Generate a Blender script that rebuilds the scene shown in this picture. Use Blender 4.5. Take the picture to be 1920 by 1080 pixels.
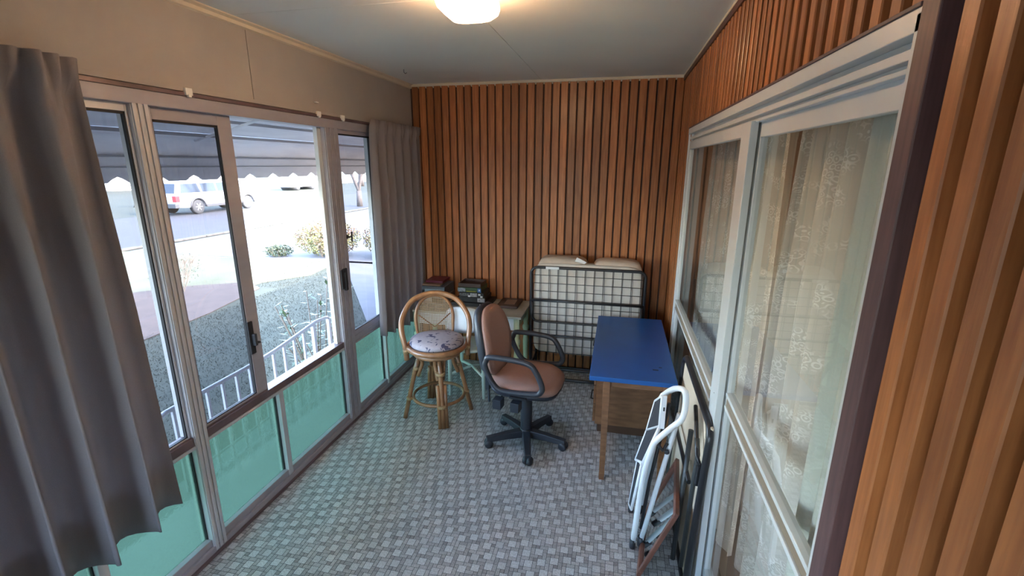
import bpy, bmesh, math, random
from mathutils import Vector, Matrix, noise
PI = math.pi
random.seed(7)
for o in list(bpy.data.objects): bpy.data.objects.remove(o)
S = bpy.context.scene
COL = S.collection

# ------------------------------------------------------------ camera, sky, sun, exposure
CAM_Z = 1.985
yaw, pitch, roll, FPX = 0.2204, 0.2572, 0.0023, 880.9
cy_, sy_, cp_, sp_ = math.cos(yaw), math.sin(yaw), math.cos(pitch), math.sin(pitch)
fw = Vector((-sy_*cp_, cy_*cp_, -sp_)); rt = Vector((cy_, sy_, 0)); up = rt.cross(fw)
r2 = rt*math.cos(roll)+up*math.sin(roll); u2 = -rt*math.sin(roll)+up*math.cos(roll)
cam = bpy.data.objects.new('camera', bpy.data.cameras.new('camera')); COL.objects.link(cam)
M = Matrix.Identity(4)
for i in range(3):
    M[i][0] = r2[i]; M[i][1] = u2[i]; M[i][2] = -fw[i]
M[2][3] = CAM_Z
cam.matrix_world = M
cam.data.sensor_width = 36; cam.data.lens = FPX/1920*36; cam.data.clip_end = 400; cam.data.clip_start = .02
S.camera = cam

W = bpy.data.worlds.new('sky'); S.world = W; W.use_nodes = True
nt = W.node_tree; nt.nodes.clear()
sk = nt.nodes.new('ShaderNodeTexSky'); sk.sky_type = 'NISHITA'; sk.sun_disc = False
sk.sun_elevation = math.radians(37); sk.sun_rotation = math.radians(90); sk.air_density = 1.0; sk.dust_density = 1.5; sk.ozone_density = 1.0
bg = nt.nodes.new('ShaderNodeBackground'); bg.inputs[1].default_value = 1.0
wo = nt.nodes.new('ShaderNodeOutputWorld')
hz = nt.nodes.new('ShaderNodeMix'); hz.data_type = 'RGBA'; hz.inputs[0].default_value = .12
hs_ = nt.nodes.new('ShaderNodeRGBToBW'); nt.links.new(sk.outputs[0], hs_.inputs[0]); nt.links.new(sk.outputs[0], hz.inputs[6]); nt.links.new(hs_.outputs[0], hz.inputs[7])
nt.links.new(hz.outputs[2], bg.inputs[0]); nt.links.new(bg.outputs[0], wo.inputs[0])
sun = bpy.data.lights.new('sun', 'SUN'); sun.energy = 2.8; sun.angle = math.radians(.6); sun.color = (1, .90, .74)
so = bpy.data.objects.new('sun', sun); COL.objects.link(so)
so.rotation_euler = Vector((-1, .05, -.753)).to_track_quat('-Z', 'Y').to_euler()
S.view_settings.view_transform = 'Standard'; S.view_settings.look = 'None'
S.view_settings.gamma = 1; S.view_settings.use_curve_mapping = False
S.view_settings.exposure = 2.45

# ------------------------------------------------------------ materials
def nm(name):
    m = bpy.data.materials.new(name); m.use_nodes = True; t = m.node_tree; t.nodes.clear()
    o = t.nodes.new('ShaderNodeOutputMaterial'); return m, t, o
def mixrgb(t, a, b, fac, mode='MIX'):
    n = t.nodes.new('ShaderNodeMix'); n.data_type = 'RGBA'; n.blend_type = mode
    for s, v in ((n.inputs[6], a), (n.inputs[7], b), (n.inputs[0], fac)):
        if isinstance(v, bpy.types.NodeSocket): t.links.new(v, s)
        elif isinstance(v, (int, float)): s.default_value = v
        else: s.default_value = (*v[:3], 1)
    return n.outputs[2]
def noise_n(t, scale=5, detail=3, stretch=None, rough=.5, dist=0, vec='pos'):
    g = t.nodes.new('ShaderNodeNewGeometry'); mp = t.nodes.new('ShaderNodeMapping')
    t.links.new(g.outputs['Position'], mp.inputs[0])
    if stretch: mp.inputs['Scale'].default_value = stretch
    n = t.nodes.new('ShaderNodeTexNoise'); n.inputs['Scale'].default_value = scale; n.inputs['Detail'].default_value = detail
    n.inputs['Roughness'].default_value = rough; n.inputs['Distortion'].default_value = dist
    t.links.new(mp.outputs[0], n.inputs['Vector']); return n.outputs['Fac']
def ramp(t, fac, a, b):
    n = t.nodes.new('ShaderNodeMapRange'); n.inputs[1].default_value = a; n.inputs[2].default_value = b
    t.links.new(fac, n.inputs[0]); return n.outputs[0]
def mat(name, c, rough=.5, metal=0, c2=None, scale=8, detail=3, stretch=None, lo=.35, hi=.65, bump=0, bscale=None, bstretch=None,
        rnd=0, coat=0, emit=None, es=0, spec=.5, dist=0):
    m, t, o = nm(name)
    b = t.nodes.new('ShaderNodeBsdfPrincipled'); t.links.new(b.outputs[0], o.inputs[0])
    b.inputs['Roughness'].default_value = rough; b.inputs['Metallic'].default_value = metal
    b.inputs['Coat Weight'].default_value = coat; b.inputs['Coat Roughness'].default_value = .25
    b.inputs['Specular IOR Level'].default_value = spec
    col = None
    if c2 is not None:
        f = ramp(t, noise_n(t, scale, detail, stretch, dist=dist), lo, hi); col = mixrgb(t, c, c2, f)
    if rnd:
        oi = t.nodes.new('ShaderNodeObjectInfo'); mr = t.nodes.new('ShaderNodeMapRange')
        mr.inputs[3].default_value = 1-rnd; mr.inputs[4].default_value = 1+rnd
        t.links.new(oi.outputs['Random'], mr.inputs[0])
        cc = t.nodes.new('ShaderNodeCombineColor')
        for i in range(3): t.links.new(mr.outputs[0], cc.inputs[i])
        col = mixrgb(t, col if col is not None else c, cc.outputs[0], 1.0, 'MULTIPLY')
    if col is not None: t.links.new(col, b.inputs['Base Color'])
    else: b.inputs['Base Color'].default_value = (*c, 1)
    if bump:
        bp = t.nodes.new('ShaderNodeBump'); bp.inputs['Strength'].default_value = bump; bp.inputs['Distance'].default_value = .002
        t.links.new(noise_n(t, bscale or scale*3, 3, bstretch or stretch), bp.inputs['Height']); t.links.new(bp.outputs[0], b.inputs['Normal'])
    if emit: b.inputs['Emission Color'].default_value = (*emit, 1); b.inputs['Emission Strength'].default_value = es
    return m
def schlick(t, f0=.045):
    g = t.nodes.new('ShaderNodeNewGeometry'); d = t.nodes.new('ShaderNodeVectorMath'); d.operation = 'DOT_PRODUCT'
    t.links.new(g.outputs['Incoming'], d.inputs[0]); t.links.new(g.outputs['Normal'], d.inputs[1])
    a = t.nodes.new('ShaderNodeMath'); a.operation = 'ABSOLUTE'; t.links.new(d.outputs['Value'], a.inputs[0])
    b = t.nodes.new('ShaderNodeMath'); b.operation = 'SUBTRACT'; b.inputs[0].default_value = 1; b.use_clamp = True; t.links.new(a.outputs[0], b.inputs[1])
    p = t.nodes.new('ShaderNodeMath'); p.operation = 'POWER'; p.inputs[1].default_value = 5; t.links.new(b.outputs[0], p.inputs[0])
    m = t.nodes.new('ShaderNodeMapRange'); m.inputs[3].default_value = f0; m.inputs[4].default_value = 1; t.links.new(p.outputs[0], m.inputs[0])
    return m.outputs[0]
def glass_mat(name, tint, gloss=.08, wavy=0):
    m, t, o = nm(name)
    tr = t.nodes.new('ShaderNodeBsdfTransparent'); tr.inputs[0].default_value = (*tint, 1)
    gl = t.nodes.new('ShaderNodeBsdfGlossy'); gl.inputs['Roughness'].default_value = .02
    mx = t.nodes.new('ShaderNodeMixShader'); t.links.new(schlick(t, .08), mx.inputs[0])
    t.links.new(tr.outputs[0], mx.inputs[1]); t.links.new(gl.outputs[0], mx.inputs[2]); t.links.new(mx.outputs[0], o.inputs[0])
    return m
def add_mix(t, a, b, f):
    mx = t.nodes.new('ShaderNodeMixShader')
    if isinstance(f, (int, float)): mx.inputs[0].default_value = f
    else: t.links.new(f, mx.inputs[0])
    t.links.new(a, mx.inputs[1]); t.links.new(b, mx.inputs[2]); return mx.outputs[0]

MT = {}
MT['batten'] = mat('varnished_batten', (.40, .155, .054), .42, c2=(.25, .088, .030), scale=9, detail=6, stretch=(7, 7, .55), lo=.3, hi=.7, bump=.25, bscale=60, bstretch=(3, 3, .3), rnd=.26, coat=.18, spec=.35)
MT['backing'] = mat('dark_backing_wood', (.045, .016, .010), .6, c2=(.03, .011, .007), scale=6, stretch=(6, 6, .6))
MT['trimwood'] = mat('brown_trim_wood', (.12, .045, .025), .45, c2=(.07, .026, .016), scale=8, stretch=(5, 5, .6))
MT['jambwood'] = mat('purple_brown_timber', (.13, .07, .072), .5, c2=(.085, .048, .052), scale=12, stretch=(8, 8, .6), lo=.3, hi=.7)
MT['cream'] = mat('cream_painted_board', (.37, .345, .32), .75, c2=(.345, .32, .30), scale=3, bump=.15, bscale=150)
MT['creamtrim'] = mat('cream_gloss_trim', (.62, .55, .44), .5)
MT['ceil'] = mat('pale_grey_ceiling', (.86, .85, .75), .8, c2=(.83, .82, .73), scale=2, bump=.15, bscale=160)
MT['alu'] = mat('satin_aluminium', (.60, .61, .64), .4, .25, c2=(.57, .58, .61), scale=4, stretch=(4, 4, .5))
MT['aluw'] = mat('pale_anodised_aluminium', (.62, .65, .66), .4, .15, c2=(.58, .61, .62), scale=3)
MT['bronze'] = mat('bronze_rail', (.17, .12, .13), .4, .2, c2=(.12, .085, .09), scale=6)
MT['mauve'] = mat('weathered_grey_frame', (.37, .365, .41), .5, .1, c2=(.34, .33, .375), scale=5, stretch=(4, 1, 4))
MT['brownstrip'] = mat('brown_rail_strip', (.22, .17, .12), .5)
MT['gasket'] = mat('black_gasket', (.012, .012, .016), .6)
MT['blackplastic'] = mat('dark_plastic', (.022, .025, .034), .42)
MT['blackmetal'] = mat('black_painted_steel', (.018, .018, .022), .35, .2)
MT['glass'] = glass_mat('window_glass', (.53, .535, .565))
MT['dglass'] = glass_mat('door_glass', (.80, .83, .83))
MT['white'] = mat('white_paint', (.72, .74, .78), .4)
MT['whiteplastic'] = mat('white_plastic', (.75, .75, .72), .4)
MT['rattan'] = mat('varnished_cane', (.36, .18, .08), .35, c2=(.24, .11, .045), scale=14, stretch=(1, 1, .6), bump=.2, coat=.4)
MT['wrapcane'] = mat('cane_binding', (.42, .27, .13), .5, c2=(.3, .18, .08), scale=90)
MT['webcane'] = mat('cane_webbing', (.42, .29, .17), .6)
MT['tan'] = mat('tan_fabric', (.335, .195, .155), .9, c2=(.29, .165, .13), scale=300, bump=.3, bscale=500)
MT['bluetop'] = mat('blue_laminate', (.012, .095, .34), .35, c2=(.010, .082, .30), scale=5)
MT['deskwood'] = mat('brown_desk_wood', (.25, .118, .055), .42, c2=(.17, .075, .034), scale=8, stretch=(1, 5, 5), rnd=.08)
MT['deskdark'] = mat('dark_desk_wood', (.09, .042, .022), .5)
MT['mattress'] = mat('beige_mattress_ticking', (.54, .50, .45), .9, c2=(.49, .45, .40), scale=7, bump=.5, bscale=14)
MT['mattop'] = mat('tan_mattress_top', (.52, .42, .34), .9, c2=(.44, .35, .28), scale=9, bump=.4, bscale=20)
MT['tabletop'] = mat('grey_tabletop', (.42, .44, .39), .5, c2=(.33, .35, .31), scale=10)
MT['tablegreen'] = mat('pale_green_paint', (.50, .60, .44), .5, c2=(.42, .52, .36), scale=12)
MT['tablewhite'] = mat('worn_white_paint', (.70, .74, .80), .5, c2=(.62, .68, .70), scale=9)
MT['chairwhite'] = mat('pale_mint_paint', (.66, .74, .70), .45, c2=(.60, .70, .64), scale=9)
MT['beige'] = mat('beige_hardboard', (.62, .52, .40), .7, c2=(.55, .46, .35), scale=4)
MT['redwood'] = mat('reddish_frame_wood', (.20, .075, .05), .4, c2=(.13, .05, .035), scale=12)
MT['mirror'] = mat('mirror_glass', (.62, .68, .68), .04, 1)
MT['greytube'] = mat('grey_steel_tube', (.06, .065, .07), .35, .5)
MT['stepblack'] = mat('black_tread_rubber', (.02, .02, .028), .6, bump=.3, bscale=120)
MT['lampmetal'] = mat('copper_lamp_base', (.45, .22, .14), .35, .7)
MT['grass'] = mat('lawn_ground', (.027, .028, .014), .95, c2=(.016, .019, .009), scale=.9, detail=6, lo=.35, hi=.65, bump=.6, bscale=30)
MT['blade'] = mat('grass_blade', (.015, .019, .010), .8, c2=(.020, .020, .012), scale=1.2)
MT['soil'] = mat('bare_pinkish_soil', (.058, .040, .033), .95, c2=(.046, .032, .026), scale=4, detail=5, bump=.5, bscale=20)
MT['road'] = mat('grey_asphalt', (.034, .033, .038), .9, c2=(.029, .028, .033), scale=1.5, bump=.2, bscale=60)
MT['concrete'] = mat('pale_concrete', (.10, .098, .105), .85, c2=(.085, .083, .09), scale=3)
MT['kerb'] = mat('weathered_kerb', (.09, .085, .08), .9, c2=(.05, .045, .04), scale=5)
MT['awning'] = mat('cream_aluminium_awning', (.70, .70, .73), .5, c2=(.58, .58, .62), scale=2.5, detail=5, stretch=(3, .7, 3))
MT['awnseam'] = mat('awning_seam_grey', (.34, .34, .36), .7)  # darker grey than the slats, for lips and beads
MT['rail'] = mat('white_railing_paint', (.42, .43, .47), .45)
MT['twig'] = mat('dry_twig', (.17, .13, .10), .9)
MT['bark'] = mat('grey_bark', (.09, .075, .07), .9, c2=(.06, .05, .045), scale=10)
MT['leafy'] = mat('yellow_green_leaf', (.16, .165, .06), .6, c2=(.17, .09, .065), scale=3, lo=.4, hi=.65)
MT['leafd'] = mat('dark_green_leaf', (.03, .045, .022), .6, c2=(.05, .06, .03), scale=4)
MT['leafg'] = mat('mid_green_leaf', (.05, .08, .035), .5, c2=(.08, .11, .05), scale=9)
MT['carwhite'] = mat('white_car_paint', (.30, .30, .33), .25, coat=.5)
MT['cargrey'] = mat('grey_car_cladding', (.04, .04, .045), .6)
MT['carglass'] = mat('dark_car_glass', (.02, .025, .035), .08)
MT['tyre'] = mat('tyre_rubber', (.03, .03, .033), .8)
MT['red'] = mat('red_light_lens', (.55, .02, .03), .25)
MT['wallin'] = mat('inner_room_plaster', (.42, .37, .31), .8)
MT['carpet'] = mat('inner_room_carpet', (.22, .17, .13), .95)
MT['rooftile'] = mat('roof_tiles', (.18, .09, .06), .8)
MT['brick'] = mat('house_brick', (.38, .24, .17), .85)
MT['fur'] = mat('far_wall_render', (.62, .58, .54), .85)

def curtain_mat(name, c, c2, tl=.15, weave=400):
    m, t, o = nm(name)
    b = t.nodes.new('ShaderNodeBsdfPrincipled'); b.inputs['Roughness'].default_value = .9
    f = ramp(t, noise_n(t, weave, 2, (1, 1, 1)), .3, .7); col = mixrgb(t, c, c2, f); t.links.new(col, b.inputs['Base Color'])
    tr = t.nodes.new('ShaderNodeBsdfTranslucent'); t.links.new(col, tr.inputs[0])
    t.links.new(add_mix(t, b.outputs[0], tr.outputs[0], tl), o.inputs[0]); return m
MT['curtain'] = curtain_mat('grey_lined_curtain', (.28, .26, .275), (.315, .29, .305), .3)
MT['drape'] = curtain_mat('pale_drape', (.86, .87, .80), (.82, .83, .76), .3, 200)
MT['drape2'] = curtain_mat('cream_drape', (.76, .70, .63), (.72, .66, .60), .3, 200)
def lace_mat():
    m, t, o = nm('lace_net')
    g = t.nodes.new('ShaderNodeUVMap')
    mp = t.nodes.new('ShaderNodeMapping'); t.links.new(g.outputs[0], mp.inputs[0])
    ns = t.nodes.new('ShaderNodeTexNoise'); ns.inputs['Scale'].default_value = 14; ns.inputs['Detail'].default_value = 1; t.links.new(mp.outputs[0], ns.inputs[0])
    warp = mixrgb(t, mp.outputs[0], ns.outputs['Color'], .035)
    v = t.nodes.new('ShaderNodeTexVoronoi'); v.feature = 'F1'; v.inputs['Scale'].default_value = 46; t.links.new(warp, v.inputs['Vector'])
    w = t.nodes.new('ShaderNodeMath'); w.operation = 'MULTIPLY'; w.inputs[1].default_value = 16; t.links.new(v.outputs['Distance'], w.inputs[0])
    s = t.nodes.new('ShaderNodeMath'); s.operation = 'SINE'; t.links.new(w.outputs[0], s.inputs[0])
    rings = ramp(t, s.outputs[0], .1, .5)
    ve = t.nodes.new('ShaderNodeTexNoise'); ve.inputs['Scale'].default_value = 9; ve.inputs['Detail'].default_value = 1; t.links.new(mp.outputs[0], ve.inputs['Vector'])
    patch = ramp(t, ve.outputs['Fac'], .48, .58)
    pt = t.nodes.new('ShaderNodeMath'); pt.operation = 'MULTIPLY'; t.links.new(rings, pt.inputs[0]); t.links.new(patch, pt.inputs[1])
    al = t.nodes.new('ShaderNodeMapRange'); al.inputs[3].default_value = .82; al.inputs[4].default_value = .93; t.links.new(pt.outputs[0], al.inputs[0])
    df = t.nodes.new('ShaderNodeBsdfDiffuse'); t.links.new(mixrgb(t, (.72, .69, .63), (.90, .89, .85), pt.outputs[0]), df.inputs[0])
    tl = t.nodes.new('ShaderNodeBsdfTranslucent'); tl.inputs[0].default_value = (.75, .72, .66, 1)
    cl = add_mix(t, df.outputs[0], tl.outputs[0], .2)
    tr = t.nodes.new('ShaderNodeBsdfTransparent')
    t.links.new(add_mix(t, tr.outputs[0], cl, al.outputs[0]), o.inputs[0]); return m
MT['lace'] = lace_mat()
def green_mat():
    m, t, o = nm('green_textured_glass')
    c = (.11, .18, .13)
    rf = t.nodes.new('ShaderNodeBsdfRefraction'); rf.inputs['IOR'].default_value = 1.12; rf.inputs['Roughness'].default_value = .2; rf.inputs[0].default_value = (*c, 1)
    tl = t.nodes.new('ShaderNodeBsdfTranslucent'); tl.inputs[0].default_value = (.05, .095, .065, 1)
    tp = t.nodes.new('ShaderNodeBsdfTransparent'); tp.inputs[0].default_value = (.11, .21, .155, 1)
    gl = t.nodes.new('ShaderNodeBsdfGlossy'); gl.inputs['Roughness'].default_value = .12
    n = noise_n(t, 38, 2, (1, 1, 1), dist=.6)
    bp = t.nodes.new('ShaderNodeBump'); bp.inputs['Strength'].default_value = .55; bp.inputs['Distance'].default_value = .006
    t.links.new(n, bp.inputs['Height'])
    for x in (rf, gl): t.links.new(bp.outputs[0], x.inputs['Normal'])
    a = add_mix(t, rf.outputs[0], tl.outputs[0], .42); a = add_mix(t, a, tp.outputs[0], .25)
    t.links.new(add_mix(t, a, gl.outputs[0], schlick(t, .04)), o.inputs[0]); return m
MT['green'] = green_mat()
def shade_mat():
    m, t, o = nm('lit_opal_glass')
    e = t.nodes.new('ShaderNodeEmission'); e.inputs[0].default_value = (1, .62, .36, 1); e.inputs[1].default_value = 1.25
    tp = t.nodes.new('ShaderNodeBsdfTransparent'); tp.inputs[0].default_value = (1, .85, .7, 1)
    tl = t.nodes.new('ShaderNodeBsdfPrincipled'); tl.inputs['Base Color'].default_value = (.8, .75, .68, 1); tl.inputs['Roughness'].default_value = .25
    a = t.nodes.new('ShaderNodeAddShader'); t.links.new(e.outputs[0], a.inputs[0]); t.links.new(tl.outputs[0], a.inputs[1])
    t.links.new(add_mix(t, a.outputs[0], tp.outputs[0], .22), o.inputs[0]); return m
MT['shade'] = shade_mat()
MT['bulb'] = mat('glowing_bulb', (1, 1, 1), .5, emit=(1, .74, .42), es=9)
def attr_mat(name, rough, bumpv=.3):
    m, t, o = nm(name)
    b = t.nodes.new('ShaderNodeBsdfPrincipled'); b.inputs['Roughness'].default_value = rough
    at = t.nodes.new('ShaderNodeAttribute'); at.attribute_name = 'tone'
    f = ramp(t, noise_n(t, 130, 4, (1, 1, 1)), .3, .7)
    t.links.new(mixrgb(t, at.outputs[0], mixrgb(t, at.outputs[0], (.62, .62, .62), 1, 'MULTIPLY'), f), b.inputs['Base Color'])
    bp = t.nodes.new('ShaderNodeBump'); bp.inputs['Strength'].default_value = bumpv; bp.inputs['Distance'].default_value = .001
    t.links.new(f, bp.inputs['Height']); t.links.new(bp.outputs[0], b.inputs['Normal'])
    t.links.new(b.outputs[0], o.inputs[0]); return m
MT['tile'] = attr_mat('vinyl_mosaic_tile', .33)
MT['grout'] = mat('dark_grout', (.04, .045, .055), .6)
def camo_mat():
    m, t, o = nm('grey_patterned_upholstery')
    b = t.nodes.new('ShaderNodeBsdfPrincipled'); b.inputs['Roughness'].default_value = .85
    tc = t.nodes.new('ShaderNodeTexCoord')
    n = t.nodes.new('ShaderNodeTexNoise'); n.inputs['Scale'].default_value = 13; n.inputs['Detail'].default_value = 2; n.inputs['Distortion'].default_value = 1.6
    t.links.new(tc.outputs['Object'], n.inputs[0])
    n2 = t.nodes.new('ShaderNodeTexNoise'); n2.inputs['Scale'].default_value = 40; t.links.new(tc.outputs['Object'], n2.inputs[0])
    base = mixrgb(t, (.42, .37, .39), (.31, .28, .30), n2.outputs['Fac'])
    t.links.new(mixrgb(t, base, (.06, .06, .11), ramp(t, n.outputs['Fac'], .60, .63)), b.inputs['Base Color'])
    t.links.new(b.outputs[0], o.inputs[0]); return m
MT['camo'] = camo_mat()

# ------------------------------------------------------------ mesh helpers
def wloc(o):
    v = Vector((0, 0, 0))
    while o: v += o.location; o = o.parent
    return v
class MB:
    def __init__(s): s.v = []; s.f = []; s.sm = []; s.mi = []; s.cur = 0
    def add(s, vs, fs, smooth=False):
        n = len(s.v); s.v += [tuple(x) for x in vs]
        for f in fs: s.f.append(tuple(n+i for i in f)); s.sm.append(smooth); s.mi.append(s.cur)
        return s
    def box(s, x0, x1, y0, y1, z0, z1, R=None, c=None):
        vs = [Vector((x, y, z)) for x in (x0, x1) for y in (y0, y1) for z in (z0, z1)]
        if R is not None:
            c = Vector(c) if c is not None else Vector(((x0+x1)/2, (y0+y1)/2, (z0+z1)/2)); vs = [c+R @ (v-c) for v in vs]
        return s.add(vs, [(0, 1, 3, 2), (4, 6, 7, 5), (0, 4, 5, 1), (2, 3, 7, 6), (0, 2, 6, 4), (1, 5, 7, 3)])
    def tube(s, pts, r, n=10, closed=False, rs=None, caps=True):
        pts = [Vector(p) for p in pts]; m = len(pts); base = len(s.v); prev = None
        for i, p in enumerate(pts):
            if closed: d = pts[(i+1) % m]-pts[i-1]
            else: d = pts[min(i+1, m-1)]-pts[max(i-1, 0)]
            d.normalize()
            if prev is None:
                a = Vector((0, 0, 1)) if abs(d.z) < .9 else Vector((1, 0, 0)); u = d.cross(a).normalized()
            else: u = (prev-d*prev.dot(d)).normalized()
            prev = u; w = d.cross(u); rr = rs[i] if rs else r
            for k in range(n):
                a = 2*PI*k/n; s.v.append(tuple(p+u*math.cos(a)*rr+w*math.sin(a)*rr))
        seg = m if closed else m-1
        for i in range(seg):
            for k in range(n):
                a = base+i*n+k; b = base+i*n+(k+1) % n; c = base+((i+1) % m)*n+(k+1) % n; d = base+((i+1) % m)*n+k
                s.f.append((a, b, c, d)); s.sm.append(True); s.mi.append(s.cur)
        if not closed and caps:
            s.f.append(tuple(base+k for k in range(n))[::-1]); s.sm.append(False); s.mi.append(s.cur)
            s.f.append(tuple(base+(m-1)*n+k for k in range(n))); s.sm.append(False); s.mi.append(s.cur)
        return s
    def lathe(s, prof, c=(0, 0, 0), n=20, R=None, sx=1, sy=1):
        c = Vector(c); base = len(s.v); m = len(prof)
        for r, z in prof:
            for k in range(n):
                a = 2*PI*k/n; v = Vector((r*math.cos(a)*sx, r*math.sin(a)*sy, z))
                if R is not None: v = R @ v
                s.v.append(tuple(c+v))
        for i in range(m-1):
            for k in range(n):
                s.f.append((base+i*n+k, base+i*n+(k+1) % n, base+(i+1)*n+(k+1) % n, base+(i+1)*n+k)); s.sm.append(True); s.mi.append(s.cur)
        s.f.append(tuple(base+k for k in range(n))[::-1]); s.f.append(tuple(base+(m-1)*n+k for k in range(n)))
        s.sm += [False]*2; s.mi += [s.cur]*2
        return s
    def prism(s, poly, d0, d1, ax=0, smooth=False):
        # poly of 2D points, extruded along axis ax
        def P(a, b, d): return {0: (d, a, b), 1: (a, d, b), 2: (a, b, d)}[ax]
        n = len(poly); vs = [P(a, b, d0) for a, b in poly]+[P(a, b, d1) for a, b in poly]
        s.add(vs, [tuple(range(n))[::-1], tuple(range(n, 2*n))])
        k = len(s.v)-2*n
        for i in range(n):
            j = (i+1) % n; s.f.append((k+i, k+j, k+n+j, k+n+i)); s.sm.append(smooth); s.mi.append(s.cur)
        return s
    def grid(s, fn, nu, nv, smooth=True, uv=None):
        vs = [fn(i/nu, j/nv) for i in range(nu+1) for j in range(nv+1)]
        return s.add(vs, [(i*(nv+1)+j, (i+1)*(nv+1)+j, (i+1)*(nv+1)+j+1, i*(nv+1)+j+1) for i in range(nu) for j in range(nv)], smooth)
    def sph(s, c, r, n=12, m=8, sc=(1, 1, 1)):
        c = Vector(c); prof = []
        vs = []
        for i in range(m+1):
            t = PI*i/m
            for k in range(n):
                a = 2*PI*k/n; vs.append(c+Vector((math.sin(t)*math.cos(a)*r*sc[0], math.sin(t)*math.sin(a)*r*sc[1], math.cos(t)*r*sc[2])))
        return s.add(vs, [(i*n+k, (i+1)*n+k, (i+1)*n+(k+1) % n, i*n+(k+1) % n) for i in range(m) for k in range(n)], True)
    def mesh(s, name, mats, off=None):
        me = bpy.data.meshes.new(name)
        vs = s.v if off is None else [tuple(Vector(v)-off) for v in s.v]
        me.from_pydata(vs, [], s.f); me.polygons.foreach_set('use_smooth', s.sm); me.polygons.foreach_set('material_index', s.mi)
        for m in (mats if isinstance(mats, (list, tuple)) else [mats]): me.materials.append(MT[m] if isinstance(m, str) else m)
        me.update(); bm = bmesh.new(); bm.from_mesh(me); bmesh.ops.recalc_face_normals(bm, faces=bm.faces); bm.to_mesh(me); bm.free()
        return me
    def build(s, name, mats, parent=None, bevel=0, world=True, solid=0, label=None, subsurf=0, kind=None):
        off = wloc(parent) if (parent and world) else None
        o = bpy.data.objects.new(name, s.mesh(name, mats, off)); COL.objects.link(o)
        if parent: o.parent = parent
        if solid: md = o.modifiers.new('s', 'SOLIDIFY'); md.thickness = solid; md.offset = 0
        if subsurf: md = o.modifiers.new('ss', 'SUBSURF'); md.levels = subsurf; md.render_levels = subsurf
        if bevel: md = o.modifiers.new('b', 'BEVEL'); md.width = bevel; md.segments = 2; md.limit_method = 'ANGLE'; md.angle_limit = .7
        if label: o['label'] = label
        if kind: o['kind'] = kind
        return o
def tag(o, label=None, cat=None, group=None, kind=None):
    for k, v in (('label', label), ('category', cat), ('group', group), ('kind', kind)):
        if v: o[k] = v
    return o
def empty(name, loc, label=None, cat=None, group=None, rz=0, kind=None):
    o = bpy.data.objects.new(name, None); COL.objects.link(o); o.location = loc; o.rotation_euler = (0, 0, rz); o.empty_display_size = .1
    return tag(o, label, cat, group, kind)
def box(name, m, dims, parent=None, bevel=0, world=True, label=None, kind=None):
    return MB().box(*dims).build(name, m, parent, bevel, world, label=label, kind=kind)
def struct(name, m, dims, bevel=0, label=None):
    return tag(box(name, m, dims, bevel=bevel), label, 'structure' if False else None, kind='structure')
def arc(c, r, a0, a1, n, plane='xz', k=0):
    out = []
    for i in range(n+1):
        a = a0+(a1-a0)*i/n; p, q = c[0]+r*math.cos(a), c[1]+r*math.sin(a)
        out.append({'xz': (p, k, q), 'xy': (p, q, k), 'yz': (k, p, q)}[plane])
    return out
def catmull(P, n=6, closed=False):
    P = [Vector(p) for p in P]; out = []; m = len(P)
    rng = range(m) if closed else range(m-1)
    for i in rng:
        p0 = P[i-1] if (closed or i > 0) else P[0]; p1 = P[i]; p2 = P[(i+1) % m]; p3 = P[(i+2) % m] if (closed or i+2 < m) else P[-1]
        for k in range(n):
            t = k/n; out.append(.5*((2*p1)+(-p0+p2)*t+(2*p0-5*p1+4*p2-p3)*t*t+(-p0+3*p1-3*p2+p3)*t**3))
    if not closed: out.append(P[-1])
    return out
def text(name, s, size, m, parent, loc, rot=(PI/2, 0, 0), ex=.0004, rz=None):
    c = bpy.data.curves.new(name, 'FONT'); c.body = s; c.size = size; c.extrude = ex; c.align_x = 'CENTER'; c.align_y = 'CENTER'
    t = bpy.data.objects.new('tmp', c); COL.objects.link(t)
    dg = bpy.context.evaluated_depsgraph_get(); me = bpy.data.meshes.new_from_object(t.evaluated_get(dg))
    bpy.data.objects.remove(t); me.materials.clear(); me.materials.append(MT[m] if isinstance(m, str) else m)
    o = bpy.data.objects.new(name, me); COL.objects.link(o); o.parent = parent; o.location = loc; o.rotation_euler = rot
    return o

GZ_ = -.56
XL, XR, YB, CZ = -1.961, .471, 4.393, 2.70
YF = -1.9          # wall behind the camera
HD = 2.282         # head of the glazing
# ------------------------------------------------------------ floor of mosaic vinyl
fl = empty('floor', (0, 0, 0), 'grey mosaic patterned vinyl floor', kind='structure')
box('subfloor', 'grout', (XL-.02, XR+.1, YF-.1, YB+.1, -.12, -.0012), fl)
U = .0215
def tone(kind):
    r = random.random()
    if kind == 's': b = .58+.12*r; return (b*.98, b, b*1.01, 1)
    if kind == 'm': b = .37+.18*r; return (b*1.0, b*.97, b*.97, 1)
    b = .28+.22*r; return (b*1.02, b*.97, b*.95, 1)
def tile_geo(x0, x1, y0, y1):
    g = .0007; h = .0010
    return [(x0, y0, -h), (x1, y0, -h), (x1, y1, -h), (x0, y1, -h), (x0+g, y0+g, 0), (x1-g, y0+g, 0), (x1-g, y1-g, 0), (x0+g, y1-g, 0)], [(4, 5, 6, 7), (0, 1, 5, 4), (1, 2, 6, 5), (2, 3, 7, 6), (3, 0, 4, 7)]
nx, ny = int((XR-XL)/U), int((YB-YF+.0)/U)
occ = {}
pieces = []
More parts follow.
